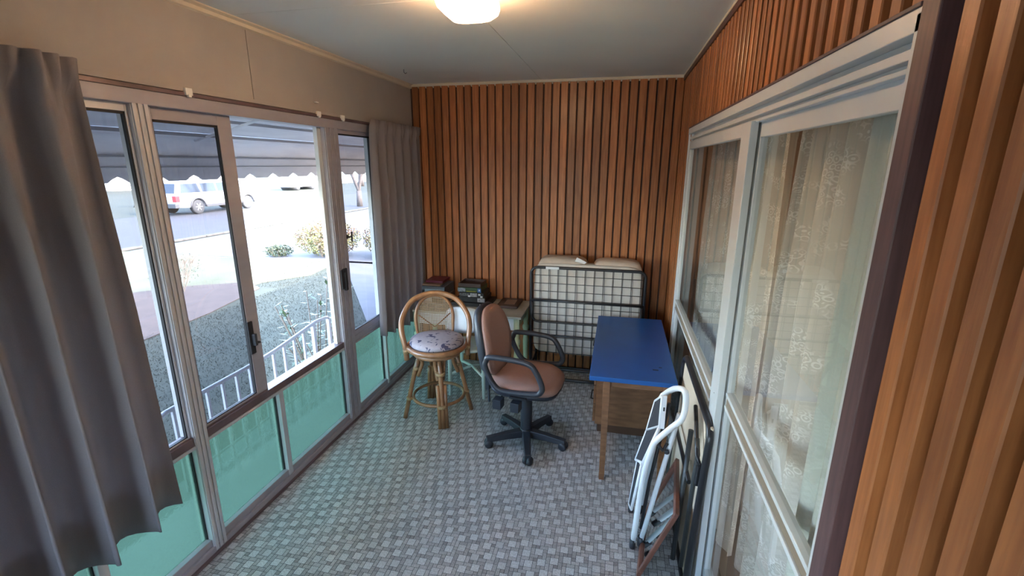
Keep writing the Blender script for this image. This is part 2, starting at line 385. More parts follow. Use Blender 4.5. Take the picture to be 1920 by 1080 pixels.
for i in range(-90, 260):
    for j in range(-90, 260):
        ux, uy = 3*i-j, i+3*j
        if -2 < ux < nx+1 and -2 < uy < ny+1:
            for a in (0, 1):
                for b in (0, 1): occ[(ux+a, uy+b)] = 1
            x0, x1, y0, y1 = max(ux, 0), min(ux+2, nx), max(uy, 0), min(uy+2, ny)
            if x1 > x0 and y1 > y0: pieces.append((x0, x1, y0, y1, 's'))
for x in range(nx):
    for y in range(ny):
        if (x, y) in occ: continue
        occ[(x, y)] = 1; r = random.random()
        if r < .42 and (x+1, y) not in occ and x+1 < nx: occ[(x+1, y)] = 1; pieces.append((x, x+2, y, y+1, 'm'))
        elif r < .88 and (x, y+1) not in occ and y+1 < ny: occ[(x, y+1)] = 1; pieces.append((x, x+1, y, y+2, 'm'))
        else: pieces.append((x, x+1, y, y+1, 't'))
def camproj(P):
    v = Vector(P)-Vector((0, 0, CAM_Z)); d = v.dot(fw)
    if d < .2: return None
    return 960+FPX*v.dot(r2)/d, 540-FPX*v.dot(u2)/d, d
cand = []
for k, (x0, x1, y0, y1, t) in enumerate(pieces):
    if t != 's' or x1-x0 < 2 or y1-y0 < 2: continue
    c = (XL+(x0+1)*U, YF+(y0+1)*U, 0); q = camproj(c)
    if q and 430 < q[0] < 1300 and q[1] < 1078 and c[0] < .3: cand.append((q[2], k))
cand.sort(); chosen = {k for _, k in cand[:300]}
variants = []
for v in range(5):
    vs, fs = tile_geo(-U+.0011, U-.0011, -U+.0011, U-.0011); mb = MB(); mb.add(vs, fs); me = mb.mesh('tile', 'tile')
    ca = me.color_attributes.new('tone', 'FLOAT_COLOR', 'CORNER'); tv = tone('s')
    ca.data.foreach_set('color', list(tv)*len(me.loops)); variants.append(me)
fld = MB(); tones = []
for k, (x0, x1, y0, y1, t) in enumerate(pieces):
    if k in chosen:
        o = bpy.data.objects.new('tile', random.choice(variants)); COL.objects.link(o); o.parent = fl
        o.location = (XL+(x0+1)*U, YF+(y0+1)*U, 0); continue
    g = .0011
    vs, fs = tile_geo(XL+x0*U+g, XL+x1*U-g, YF+y0*U+g, YF+y1*U-g); fld.add(vs, fs); tv = tone(t); tones += list(tv)*20
me = bpy.data.meshes.new('tile_field'); me.from_pydata(fld.v, [], fld.f); me.materials.append(MT['tile'])
ca = me.color_attributes.new('tone', 'FLOAT_COLOR', 'CORNER'); ca.data.foreach_set('color', tones)
o = bpy.data.objects.new('tile_field', me); COL.objects.link(o); o.parent = fl; o['kind'] = 'stuff'

# ------------------------------------------------------------ ceiling: boards with fine joints
ce = empty('ceiling', (0, 0, CZ), 'pale grey boarded ceiling with fine joints', kind='structure')
xs = [XL-.1, -.722, XR+.1]; ys = [YF-.1, 2.232, YB+.1]
for (x0, x1, y0, y1) in ((xs[0], xs[1]-.0015, ys[0], ys[1]-.0015), (xs[0], xs[1]-.0015, ys[1]+.0015, ys[2]), (xs[1]+.0015, xs[2], ys[0], ys[2])):
    box('ceiling_board', 'ceil', (x0, x1, y0, y1, CZ, CZ+.012), ce)
box('ceiling_backing', 'ceil', (xs[0], xs[2], ys[0], ys[2], CZ+.012, CZ+.05), ce)
tag(MB().tube([(-1.696, 3.692, CZ), (-1.696, 3.692, CZ-.02), (-1.69, 3.70, CZ-.03), (-1.68, 3.71, CZ-.022)], .002, 6).build('ceiling_hook', 'blackmetal'), 'tiny dark hook screwed into the ceiling near the far left corner', 'hook')

# ------------------------------------------------------------ back wall of battens
def batten_mesh(h, w=.047, d=.02):
    mb = MB(); c = .003
    mb.prism([(-w/2, 0), (-w/2, -d+c), (-w/2+c, -d), (w/2-c, -d), (w/2, -d+c), (w/2, 0)], 0, h, 2); return mb.mesh('batten', 'batten')
P = .0735
wb = empty('wall_back', (0, YB, 0), 'far end wall clad in vertical brown timber battens', kind='structure')
box('backing_panel', 'backing', (XL-.1, XR+.1, YB, YB+.03, -.1, CZ), wb)
bh = batten_mesh(CZ, .060)
x = XR-.03
while x > XL+.02:
    o = bpy.data.objects.new('batten', bh); COL.objects.link(o); o.parent = wb; o.location = (x+random.uniform(-.0015, .0015), -.002+random.uniform(-.002, .002), 0); x -= P
# ------------------------------------------------------------ right wall of battens round the glazed door
DY0, DY1, DZ = .97, 3.73, 2.234
wr = empty('wall_right', (XR, 0, 0), 'right wall clad in vertical brown timber battens around the sliding door', kind='structure')
BX = XR+.032
box('backing_panel', 'backing', (BX, BX+.04, YF-.1, DY0-.045, -.1, CZ), wr)
box('backing_panel', 'backing', (BX, BX+.04, DY1+.0, YB+.1, -.1, CZ), wr)
box('backing_panel', 'backing', (BX, BX+.04, DY0-.045, DY1, DZ+.0, CZ), wr)
b1 = batten_mesh(CZ, .041, .034); b2 = batten_mesh(CZ-DZ, .041, .034)
y = .905
def bat(me, y, z):
    o = bpy.data.objects.new('batten', me); COL.objects.link(o); o.parent = wr; o.location = (.032+random.uniform(-.001, .001), y, z); o.rotation_euler = (0, 0, -PI/2)
y = .8635
while y > YF: bat(b1, y, 0); y -= P
y = .8635+P
while y < DY1: bat(b2, y, DZ); y += P
while y < YB-.03: bat(b1, y, 0); y += P
# trims
tag(MB().prism([(YB-.028, CZ), (YB-.028, CZ-.018), (YB-.006, CZ-.034), (YB+.01, CZ-.034), (YB+.01, CZ)], XL, XR+.02, 0).build('trim_1', 'creamtrim'), 'cream bead along the top of the far wall', kind='structure')
tag(MB().prism([(XR-.012, CZ), (XR-.012, CZ-.014), (XR+.03, CZ-.014), (XR+.03, CZ)], YF, YB, 1).build('trim_2', 'creamtrim'), 'thin cream bead along the top of the right wall', kind='structure')
tag(MB().prism([(XR-.010, CZ-.014), (XR-.010, CZ-.045), (XR+.03, CZ-.045), (XR+.03, CZ-.014)], YF, YB, 1).build('trim_3', 'trimwood'), 'dark timber strip under the bead of the right wall', kind='structure')
tag(MB().prism([(XL-.01, CZ), (XL+.034, CZ), (XL+.034, CZ-.006), (XL+.018, CZ-.014), (XL+.014, CZ-.03), (XL, CZ-.036), (XL-.01, CZ-.036)], YF, YB, 1).build('trim_4', 'creamtrim'), 'cream cornice moulding along the left wall', kind='structure')
# ------------------------------------------------------------ left wall: cream boards over the glazing
wl = empty('wall_left', (XL, 0, 0), 'cream painted boards above the window run', kind='structure')
for y0, y1 in ((YF-.1, .75), (.753, 2.346), (2.350, YB+.05)): box('wall_board', 'cream', (XL-.012, XL, y0, y1, HD+.018, CZ), wl)
box('wall_backing', 'cream', (XL-.10, XL-.013, YF-.1, YB+.05, HD+.012, CZ), wl)
wfr = empty('wall_front', (-.7, YF, 0), 'cream wall behind the viewpoint', kind='structure')
for q in ((XL-.1, -1.75, -.1, CZ), (-.6, XR+.1, -.1, CZ), (-1.75, -.6, -.1, .9), (-1.75, -.6, 2.15, CZ)): box('wall_panel', 'cream', (q[0], q[1], YF-.12, YF-.02, q[2], q[3]), wfr)
w8 = empty('window_8', (-1.15, YF, .9), 'unseen window added behind the viewpoint for fill daylight', kind='structure')  # added out of view to let fill daylight in from the rear
for x_ in (-1.75, -1.18, -.64): box('post', 'alu', (x_, x_+.04, YF-.10, YF-.05, .9, 2.15), w8)
for z_ in (.9, 2.11): box('rail', 'alu', (-1.75, -.6, YF-.10, YF-.05, z_, z_+.04), w8)
# ------------------------------------------------------------ left glazing
FX0, FX1 = XL-.075, XL     # frame depth
def rail_y(name, m, y0, y1, z0, z1, par, x0=FX0, x1=FX1, bv=.002): return box(name, m, (x0, x1, y0, y1, z0, z1), par, bv)
g = empty('window_1', (XL, .95, 0), 'window frame of head, sill and posts along the left wall', kind='structure')
box('head', 'mauve', (FX0-.01, XL+.006, YF, YB, 2.222, HD), g, .003)
box('head_lip', 'bronze', (XL-.01, XL+.012, YF, YB, HD, HD+.016), g)
box('sill', 'mauve', (FX0-.02, XL+.004, YF, YB, 0, .045), g, .003)
box('sill_lip', 'bronze', (XL-.02, XL+.018, YF, YB, -.001, .014), g, .003)
# post A (silver, ridged)
def post(y0, y1, ridges, m='alu'):
    mb = MB(); mb.box(FX0-.005, XL, y0, y1, .04, 2.225)
    n = ridges
    for k in range(n):
        a = y0+(y1-y0)*(k+.15)/n; b = y0+(y1-y0)*(k+.85)/n
        mb.box(XL, XL+.006, a, b, .02, 2.228)
    return mb.build('post', m, g, .0015)
post(1.645, 1.722, 3); post(2.965, 3.118, 3, 'mauve'); post(-.35, -.27, 3); post(.62, .70, 3)
post(4.31, YB, 1, 'mauve')
MRZ = .668
def window(n, y0, y1, ztop, zrail, label, opened=False, nbot=2, mrail='bronze', lowers=None):
    w = empty('window_%d' % n, (XL, y0, 0), label, kind='structure')
    # mid rail
    box('mid_rail', mrail, (FX0, XL-.002, y0, y1, zrail-.025, zrail+.018), w, .003)
    box('mid_rail_lip', 'alu' if mrail == 'bronze' else mrail, (FX0, XL+.002, y0, y1, zrail-.042, zrail-.025), w, .002)
    ys = lowers or [y0+(y1-y0)*k/nbot for k in range(nbot+1)]
    for k in range(1, len(ys)-1): box('mullion', 'alu', (FX0, XL-.004, ys[k]-.019, ys[k]+.019, .045, zrail-.042), w, .002)
    for k in range(len(ys)-1):
        a = ys[k]+(.019 if k else 0); b = ys[k+1]-(.019 if k < len(ys)-2 else 0)
        mb = MB()
        for q in ((a, a+.006), (b-.006, b)): mb.box(XL-.05, XL-.03, q[0], q[1], .045, zrail-.042)
        mb.box(XL-.05, XL-.03, a, b, .045, .085); mb.build('gasket', 'gasket', w)
        box('lower_rail', 'mauve', (XL-.04, XL-.008, a, b, .045, .088), w, .003)
        MB().add([(XL-.042, a, .06), (XL-.042, b, .06), (XL-.042, b, zrail-.03), (XL-.042, a, zrail-.03)], [(0, 1, 2, 3)]).build('green_pane', 'green', w, label='green textured glass pane')
    return w
def pane(w, y0, y1, z0, z1, x, m='glass', name='clear_pane'):
    return MB().add([(x, y0, z0), (x, y1, z0), (x, y1, z1), (x, y0, z1)], [(0, 1, 2, 3)]).build(name, m, w)
def sash(w, y0, y1, z0, z1, x, fw_=.045, m='mauve', name='sash', d=.025, fl=None, frt=None, ft=None, fb=None):
    mb = MB(); a = fl or fw_; b = frt or fw_; c = ft or fw_; e = fb or fw_
    mb.box(x-d/2, x+d/2, y0, y0+a, z0, z1); mb.box(x-d/2, x+d/2, y1-b, y1, z0, z1)
    mb.box(x-d/2, x+d/2, y0+a, y1-b, z0, z0+e); mb.box(x-d/2, x+d/2, y0+a, y1-b, z1-c, z1)
    s_ = mb.build(name, m, w, .002)
    mb = MB(); t = .005
    for q in ((y0+a, y0+a+t, z0+e, z1-c), (y1-b-t, y1-b, z0+e, z1-c), (y0+a, y1-b, z0+e, z0+e+t), (y0+a, y1-b, z1-c-t*2, z1-c)): mb.box(x-.008, x+.008, *q)
    mb.build('gasket', 'gasket', s_)
    return s_
zt = 2.225
w2 = window(2, .70, 1.645, zt, MRZ, 'window bay beside the near curtain, left of the silver post', lowers=[.70, 1.16, 1.645])
sash(w2, .70, 1.645, MRZ+.018, zt, XL-.03, .03, 'alu', ft=.035, fb=.008, frt=.012); pane(w2, .72, 1.63, MRZ+.02, zt-.02, XL-.03)
w3 = window(3, 1.722, 2.965, zt, MRZ, 'sliding window bay right of the silver post, half open', lowers=[1.722, 2.262, 2.965])
s_ = sash(w3, 1.70, 2.185, MRZ+.018, zt, XL-.035, .07, 'mauve', 'sliding_sash', fl=.05, frt=.085, ft=.055, fb=.012)
pane(w3, 1.72, 2.11, MRZ+.03, zt-.055, XL-.035)
pb = MB(); pb.box(XL-.023, XL-.012, 2.092, 2.128, .94, 1.13).build('lock_plate', 'gasket', s_, .003)
MB().box(XL-.012, XL+.012, 2.104, 2.122, .99, 1.06).tube([(XL+.004, 2.126, 1.005), (XL+.004, 2.145, 1.0)], .008, 8).build('latch', 'blackplastic', s_, .003)
box('strike_jamb', 'aluw', (XL-.06, XL-.03, 2.925, 2.965, MRZ, zt), w3, .002)
mb = MB(); mb.box(XL+.006, XL+.02, 2.985, 3.012, 1.09, 1.235).box(XL+.006, XL+.03, 3.018, 3.045, 1.075, 1.215).box(XL+.006, XL+.022, 3.01, 3.06, 1.11, 1.24)
mb.build('lock', 'gasket', w3, .004)
MR4 = .66
w4 = window(4, 3.118, 3.60, zt, MR4, 'casement bay beside the far curtain', mrail='mauve', lowers=[3.118, 3.60])
sash(w4, 3.118, 3.60, MR4+.0, zt, XL-.02, .03, 'mauve', frt=.02, ft=.03, fb=.055, fl=.022); pane(w4, 3.13, 3.59, MR4+.03, zt-.02, XL-.02)
mb = MB(); mb.lathe([(.014, 0), (.016, .006), (.012, .01)], (XL-.008, 3.135, 1.46), 12, Matrix.Rotation(PI/2, 3, 'Y'))
mb.tube([(XL, 3.135, 1.46), (XL+.035, 3.135, 1.46)], .006, 8).tube([(XL+.035, 3.135, 1.425), (XL+.036, 3.135, 1.50)], .006, 8)
mb.build('casement_latch', 'blackmetal', w4, label='dark T-shaped casement latch')
w5 = window(5, 3.63, 4.31, zt, MR4, 'window bay behind the far curtain', mrail='mauve', lowers=[3.63, 4.31])
sash(w5, 3.63, 4.31, MR4, zt, XL-.02, .03, 'mauve'); pane(w5, 3.65, 4.3, MR4+.03, zt-.02, XL-.02)
box('slim_post', 'aluw', (FX0, XL, 3.60, 3.63, .04, zt), w5, .002)
w6 = window(6, -.27, .62, zt, MRZ, 'window bay behind the near curtain', lowers=[-.27, .18, .62]); pane(w6, -.26, .61, MRZ+.02, zt-.02, XL-.03)
w7 = window(7, YF, -.35, zt, MRZ, 'window bay behind the viewpoint', lowers=[YF, -1.1, -.35]); pane(w7, YF, -.36, MRZ+.02, zt-.02, XL-.03)

# curtain track
ct = empty('curtain_track', (XL, 0, HD), 'slim white curtain track with small brackets along the top of the windows', 'curtain track')
MB().box(XL, XL+.008, .3, YB, HD+.020, HD+.040).build('rail', 'cream', ct, .001)
for y in (1.92, 2.90, 3.18):
    MB().box(XL+.002, XL+.022, y-.018, y+.018, HD+.004, HD+.036).box(XL+.01, XL+.024, y-.008, y+.008, HD-.004, HD+.01).build('bracket', 'whiteplastic', ct, .002)
tag(MB().box(XL, XL+.014, 2.885, 2.915, 2.368, 2.376).build('curtain_clip', 'whiteplastic', None, .002), 'small white clip on the cream wall above the open window', 'clip')

# ------------------------------------------------------------ grey curtains
def curtain(name, label, y0, y1, z0, z1, x, amp, nf, m='curtain', flare=0, skew=0, hemtilt=0, pleat=.1, seed=1, nu=None, gather=1, group=None, cat='curtain', uv=False, th=.004, saw=.25):
    rr = random.Random(seed); ph = [rr.uniform(-.5, .5) for _ in range(40)]; am = [rr.uniform(.7, 1.2) for _ in range(40)]
    nu = nu or nf*14; nv = 30
    root = empty(name, (x, (y0+y1)/2, z0), label, cat, group)
    H = z1-z0
    def fn(i, j):
        t = j  # 0 bottom .. 1 top
        z = z0+(H)*t
        k = i*nf; kk = int(k)
        low = 1-t
        a = 2*PI*k + .5*math.sin(i*7+seed)+ph[kk % 40]*.0
        A = amp*(am[kk % 40]*(k-kk)+am[(kk-1) % 40]*(1-(k-kk)))*(.55+.45*min(1, low*3))
        dx = A*math.sin(a+.25*math.sin(3*low+seed))+A*.25*math.sin(2*a+1)
        dy = A*saw*4*math.cos(a)*.5*min(1, low*2)
        yy = y0+(y1-y0)*i
        yc = (y0+y1)/2
        yy += (yy-yc)*flare*low - skew*low
        if H-(z-z0) < pleat:      # pinch pleats near the head
            u = (H-(z-z0))/pleat
            dx = dx*(.3+.7*u)+amp*.55*abs(math.sin(a*1.5))**1.5*(1-u*u)+.012*math.sin(a*3)*(1-abs(2*u-1))
        z += hemtilt*(1-i)*low
        z += -.006*math.sin(a)*low
        return (x+dx+ .03*low*(gather-1), yy+dy, z)
    mb = MB(); mb.grid(fn, nu, nv)
    o = mb.build('fabric', m, root, solid=th)
    if uv:
        me = o.data; ul = me.uv_layers.new(name='UVMap'); W_ = (y1-y0)*1.6
        for lp in me.loops:
            vi = lp.vertex_index; i, j = divmod(vi, nv+1); ul.data[lp.index].uv = (i/nu*W_, j/nv*H)
    return root
curtain('curtain', 'long grey curtain hanging at the near left, in front of the windows', .30, 1.40, .47, 2.335, -1.868, .062, 7, flare=.06, seed=3, pleat=.13, saw=.3)
curtain('curtain', 'long grey curtain hanging in the far left corner by the batten wall', 3.42, 4.34, .47, 2.315, -1.865, .038, 6, flare=.05, skew=.06, hemtilt=.13, seed=5, pleat=.13)

# ------------------------------------------------------------ right sliding door
dr = empty('door_1', (XR, DY0, 0), 'pale aluminium framed glazed sliding door in the batten wall', kind='structure')
X = XR
mb = MB()
mb.box(X-.012, X+.09, DY0, DY1, 2.196, DZ)
mb.box(X+.018, X+.09, DY0, DY1, 2.178, 2.196); mb.box(X+.002, X+.09, DY0, DY1, 2.160, 2.178)
mb.box(X+.022, X+.09, DY0, DY1, 2.150, 2.160); mb.box(X+.01, X+.09, DY0, DY1, 2.140, 2.150)
mb.build('head', 'aluw', dr, .0015)
mb = MB()
for k in range(4): mb.box(X-.01+.016*k, X+.09, DY1-.02-.022*k, DY1-.002-.022*k, 0, 2.20)
mb.build('far_jamb', 'aluw', dr, .0015)
box('near_jamb', 'aluw', (X-.012, X+.09, DY0, DY0+.012, 0, 2.225), dr, .001)
box('timber_jamb', 'jambwood', (X-.014, X+.09, DY0-.052, DY0, 0, DZ+.012), dr, .003)
box('timber_head', 'jambwood', (X-.016, X+.06, DY0, DY1, DZ, DZ+.007), dr, .001)
box('track', 'aluw', (X-.01, X+.09, DY0, DY1, 0, .03), dr, .002)
def slide(name, y0, y1, x, stl, str_, zr=.985):
    r_ = MB(); r_.box(x-.014, x+.014, y0, y0+stl, .03, 2.145); r_.box(x-.014, x+.014, y1-str_, y1, .03, 2.145)
    r_.box(x-.014, x+.014, y0+stl, y1-str_, 2.085 if name == 'near_leaf' else 2.09, 2.145); r_.box(x-.014, x+.014, y0+stl, y1-str_, .03, .11)
    l = r_.build(name, 'aluw', dr, .002)
    w = .038
    for z0_, z1_, mm, xo in ((zr-w, zr-w+.017, 'aluw', .018), (zr+w-.017, zr+w, 'aluw', .018), (zr-w+.017, zr+w-.017, 'brownstrip', .012)):
        MB().box(x-xo, x+.014, y0+stl, y1-str_, z0_, z1_).build('mid_rail', mm, l, .002)
    pane(l, y0+stl, y1-str_, zr+w, 2.088, x, 'dglass', 'pane'); pane(l, y0+stl, y1-str_, .1, zr-w, x, 'dglass', 'pane')
    return l
slide('far_leaf', 2.005, 3.66, X+.008, .135, .03, .955)
slide('near_leaf', DY0+.012, 2.06, X+.045, .012, .06, 1.0)
MB().box(X-.008, X-.005, 2.06, 2.066, 1.0, 1.0).build('screw', 'gasket', dr)
# curtains behind the door
curtain('lace_curtain', 'white floral lace curtain behind the near leaf of the glazed door', 1.08, 2.13, .05, 2.20, X+.235, .04, 8, 'lace', seed=11, cat='curtain', uv=True, th=0, pleat=.02)
curtain('lace_curtain', 'white floral lace curtain behind the far leaf of the glazed door', 2.15, 3.66, .05, 2.20, X+.17, .035, 11, 'lace', seed=12, cat='curtain', uv=True, th=0, pleat=.02)
curtain('drape', 'pale plain drape at the near jamb behind the glazed door', .96, 1.36, .04, 2.24, X+.125, .026, 4, 'drape', seed=13, cat='curtain', th=.002)
curtain('drape', 'cream plain drape behind the lace at the far end of the glazed door', 2.5, 3.62, .04, 2.24, X+.30, .03, 7, 'drape2', seed=14, cat='curtain', th=.002)
# inner room
wi = empty('wall_inner', (4.6, 2, 0), 'plaster wall in the room beyond the glazed door, with an opening added to backlight the curtains', kind='structure')  # opening is added so daylight reaches the door curtains from behind
for q in ((-1.0, 1.6, -.1, 2.7), (2.3, 5.2, -.1, 2.7), (1.6, 2.3, -.1, 1.0), (1.6, 2.3, 2.1, 2.7)): box('wall_panel', 'wallin', (4.6, 4.7, *q), wi)
struct('wall_inner_near', 'wallin', (X+.1, 4.6, -1.1, -1.0, -.1, 2.7), label='near side wall of the room beyond the glazed door')
struct('wall_inner_far', 'wallin', (X+.1, 4.6, 5.1, 5.2, -.1, 2.7), label='far side wall of the room beyond the glazed door')
struct('floor_inner', 'carpet', (X+.1, 4.7, -1.1, 5.2, -.1, 0.0), label='brown carpet of the room beyond the glazed door')
struct('ceiling_inner', 'ceil', (X+.1, 4.7, -1.1, 5.2, 2.7, 2.75), label='ceiling of the room beyond the glazed door')

# ------------------------------------------------------------ ceiling lamp
LC = (-.655, 2.085)
lamp = empty('ceiling_lamp', (LC[0], LC[1], CZ), 'lit square opal glass lamp on the ceiling', 'lamp')
def rsq(h, r, z, n=6):
    out = []
    for q in range(4):
        cx = (h-r)*(1, -1, -1, 1)[q]; cyy = (h-r)*(1, 1, -1, -1)[q]
        for k in range(n+1):
            a = PI/2*q+PI/2*k/n; out.append((LC[0]+cx+r*math.cos(a), LC[1]+cyy+r*math.sin(a), z))
    return out
rings = [rsq(.075, .03, CZ-.005), rsq(.095, .03, CZ-.03), rsq(.112, .035, CZ-.055), rsq(.114, .035, CZ-.08), rsq(.108, .035, CZ-.10), rsq(.085, .035, CZ-.122), rsq(.070, .04, CZ-.128), rsq(.02, .015, CZ-.13)]
mb = MB(); n_ = len(rings[0]); vs = [v for r_ in rings for v in r_]
fs = [(i*n_+k, i*n_+(k+1) % n_, (i+1)*n_+(k+1) % n_, (i+1)*n_+k) for i in range(len(rings)-1) for k in range(n_)]+[tuple((len(rings)-1)*n_+k for k in range(n_))]
mb.add(vs, fs, True).build('glass_shade', 'shade', lamp)
MB().lathe([(.10, -.0), (.10, -.012), (.085, -.02)], (LC[0]+.02, LC[1]-.02, CZ), 24).build('base_plate', 'lampmetal', lamp)
MB().sph((LC[0], LC[1], CZ-.085), .028, sc=(1, 1, .9)).build('bulb', 'bulb', lamp)
pl = bpy.data.lights.new('lamp_light', 'POINT'); pl.energy = 20.0; pl.color = (1, .76, .52); pl.shadow_soft_size = .03
po = bpy.data.objects.new('lamp_light', pl); COL.objects.link(po); po.parent = lamp; po.location = (0, 0, -.05)

# ------------------------------------------------------------ office chair
def office_chair():
    r = empty('office_chair', (-.57, 3.035, 0), 'tan office swivel chair with dark plastic loop arms, in the middle of the room', 'chair', rz=math.radians(-98))
    # local: +y faces forward
    def B(mb, n, m, p=None, **k): return mb.build(n, m, p or r, world=False, **k)
    # star base angles in world minus yaw
    for a in (-152, -77, -10.5, 63, 137.6):
        al = math.radians(a+98); d = Vector((math.cos(al), math.sin(al), 0)); p = Vector((-d.y, d.x, 0))
        prof = [(.03, .105, .034, .055), (.15, .098, .029, .045), (.30, .082, .024, .036)]
        vs = []
        for q, zt_, hw, th in prof:
            for sx, z in ((-1, zt_-th), (1, zt_-th), (1, zt_), (-1, zt_)):
                vs.append(d*q+p*(hw*sx*(.8 if z == zt_ else 1))+Vector((0, 0, z)))
        fs = [(i*4+k, i*4+(k+1) % 4, (i+1)*4+(k+1) % 4, (i+1)*4+k) for i in range(2) for k in range(4)]+[(0, 1, 2, 3), (8, 9, 10, 11)]
        leg = B(MB().add(vs, fs), 'leg', 'blackplastic', bevel=.004)
        cst = MB(); c = d*.285; R = Matrix.Rotation(al+PI/2+random.uniform(-.8, .8), 3, 'Z') @ Matrix.Rotation(PI/2, 3, 'Y')
        for s in (-1, 1):
            cst.lathe([(.006, -.013), (.028, -.012), (.032, 0), (.028, .012), (.006, .013)], c+R @ Vector((0, 0, .016*s))+Vector((0, 0, .032)), 16, R)
        cst.tube([c+Vector((0, 0, .03)), c+Vector((0, 0, .055))], .012, 8)
        B(cst, 'caster', 'blackplastic', leg)
    B(MB().lathe([(.045, .04), (.05, .06), (.048, .10), (.04, .115)], n=20), 'hub', 'blackplastic')
    prof = []
    z = .11
    while z < .40: prof += [(.043, z), (.036, z+.008)]; z += .016
    B(MB().lathe(prof, n=20), 'gas_column', 'blackplastic')
    B(MB().box(-.09, .09, -.13, .10, .405, .45).box(-.05, .05, -.28, -.1, .42, .445), 'mechanism', 'blackplastic', bevel=.01)
    # levers with paddles on the near side
    for yy in (-.13, .0):
        B(MB().tube([(.06, yy, .43), (.17, yy, .415), (.2, yy-.01, .40)], .007, 8).box(.18, .25, yy-.034, yy+.028, .362, .43), 'lever', 'blackplastic', bevel=.012)
    # seat: rounded cushion with shell
    def seat_o(s, z):
        pts = []
        for k in range(28):
            a = 2*PI*k/28; ca, sa = math.cos(a), math.sin(a)
            e = .62
            pts.append((math.copysign(abs(ca)**e, ca)*.235*s, math.copysign(abs(sa)**(.8 if sa > 0 else .55), sa)*.245*s+.01, z+(-.018 if sa > .5 else 0)*(sa-.5)*2))
        return pts
    def stack(rs):
        mb = MB(); vs = [v for q in rs for v in q]; n = len(rs[0])
        return mb.add(vs, [(i*n+k, i*n+(k+1) % n, (i+1)*n+(k+1) % n, (i+1)*n+k) for i in range(len(rs)-1) for k in range(n)]+[tuple(range(n))[::-1], tuple((len(rs)-1)*n+k for k in range(n))], True)
    B(stack([seat_o(.80, .445), seat_o(.95, .455), seat_o(1.0, .478), seat_o(.99, .49)]), 'seat_shell', 'blackplastic')
    B(stack([seat_o(.985, .485), seat_o(1.02, .505), seat_o(1.01, .53), seat_o(.93, .548), seat_o(.7, .553), seat_o(.3, .548)]), 'seat', 'tan')
    # backrest
    def back_o(s, d, thk=0):
        pts = []
        for k in range(32):
            a = 2*PI*k/32; ca, sa = math.cos(a), math.sin(a)
            xx = math.copysign(abs(ca)**.7, ca)*(.21-.02*max(0, sa))*s; zz = math.copysign(abs(sa)**.75, sa)*.245*s
            yb = -.25-.2*(zz)-.0-.35*(-(xx*xx))*1.6
            pts.append((xx, yb+d+(-.02 if zz < 0 else 0)*abs(zz)*4, .775+zz))
        return pts
    B(stack([back_o(.6, -.075), back_o(.95, -.068), back_o(1.03, -.04), back_o(1.0, -.008)]), 'back_shell', 'blackplastic')
    B(stack([back_o(.98, -.01), back_o(1.0, .012), back_o(.93, .032), back_o(.7, .038), back_o(.3, .038)]), 'backrest', 'tan')
    B(MB().tube(catmull([(0, -.20, .43), (0, -.29, .46), (0, -.30, .56), (0, -.315, .72)], 5), .02, 10), 'back_stem', 'blackplastic')
    B(MB().box(-.025, .025, -.315, -.285, .37, .50).tube([(0, -.30, .38), (.01, -.29, .27)], .01, 8), 'back_lever', 'blackplastic', bevel=.006)
    for s in (-1, 1):
        X0 = .262*s
        pts = [(X0, -.20, .715), (X0, -.17, .745), (X0, .0, .748), (X0, .10, .735), (X0, .145, .695), (X0, .19, .60), (X0, .185, .555), (X0, .14, .53), (X0, -.06, .515), (X0, -.14, .545), (X0, -.205, .66)]
        arm = B(MB().tube(catmull(pts, 5, True), .019, 12, True), 'armrest', 'blackplastic')
        B(MB().box(min(s*.12, s*.25), max(s*.12, s*.25), -.04, .08, .462, .478), 'arm_bracket', 'blackmetal', arm)
    return r
office_chair()

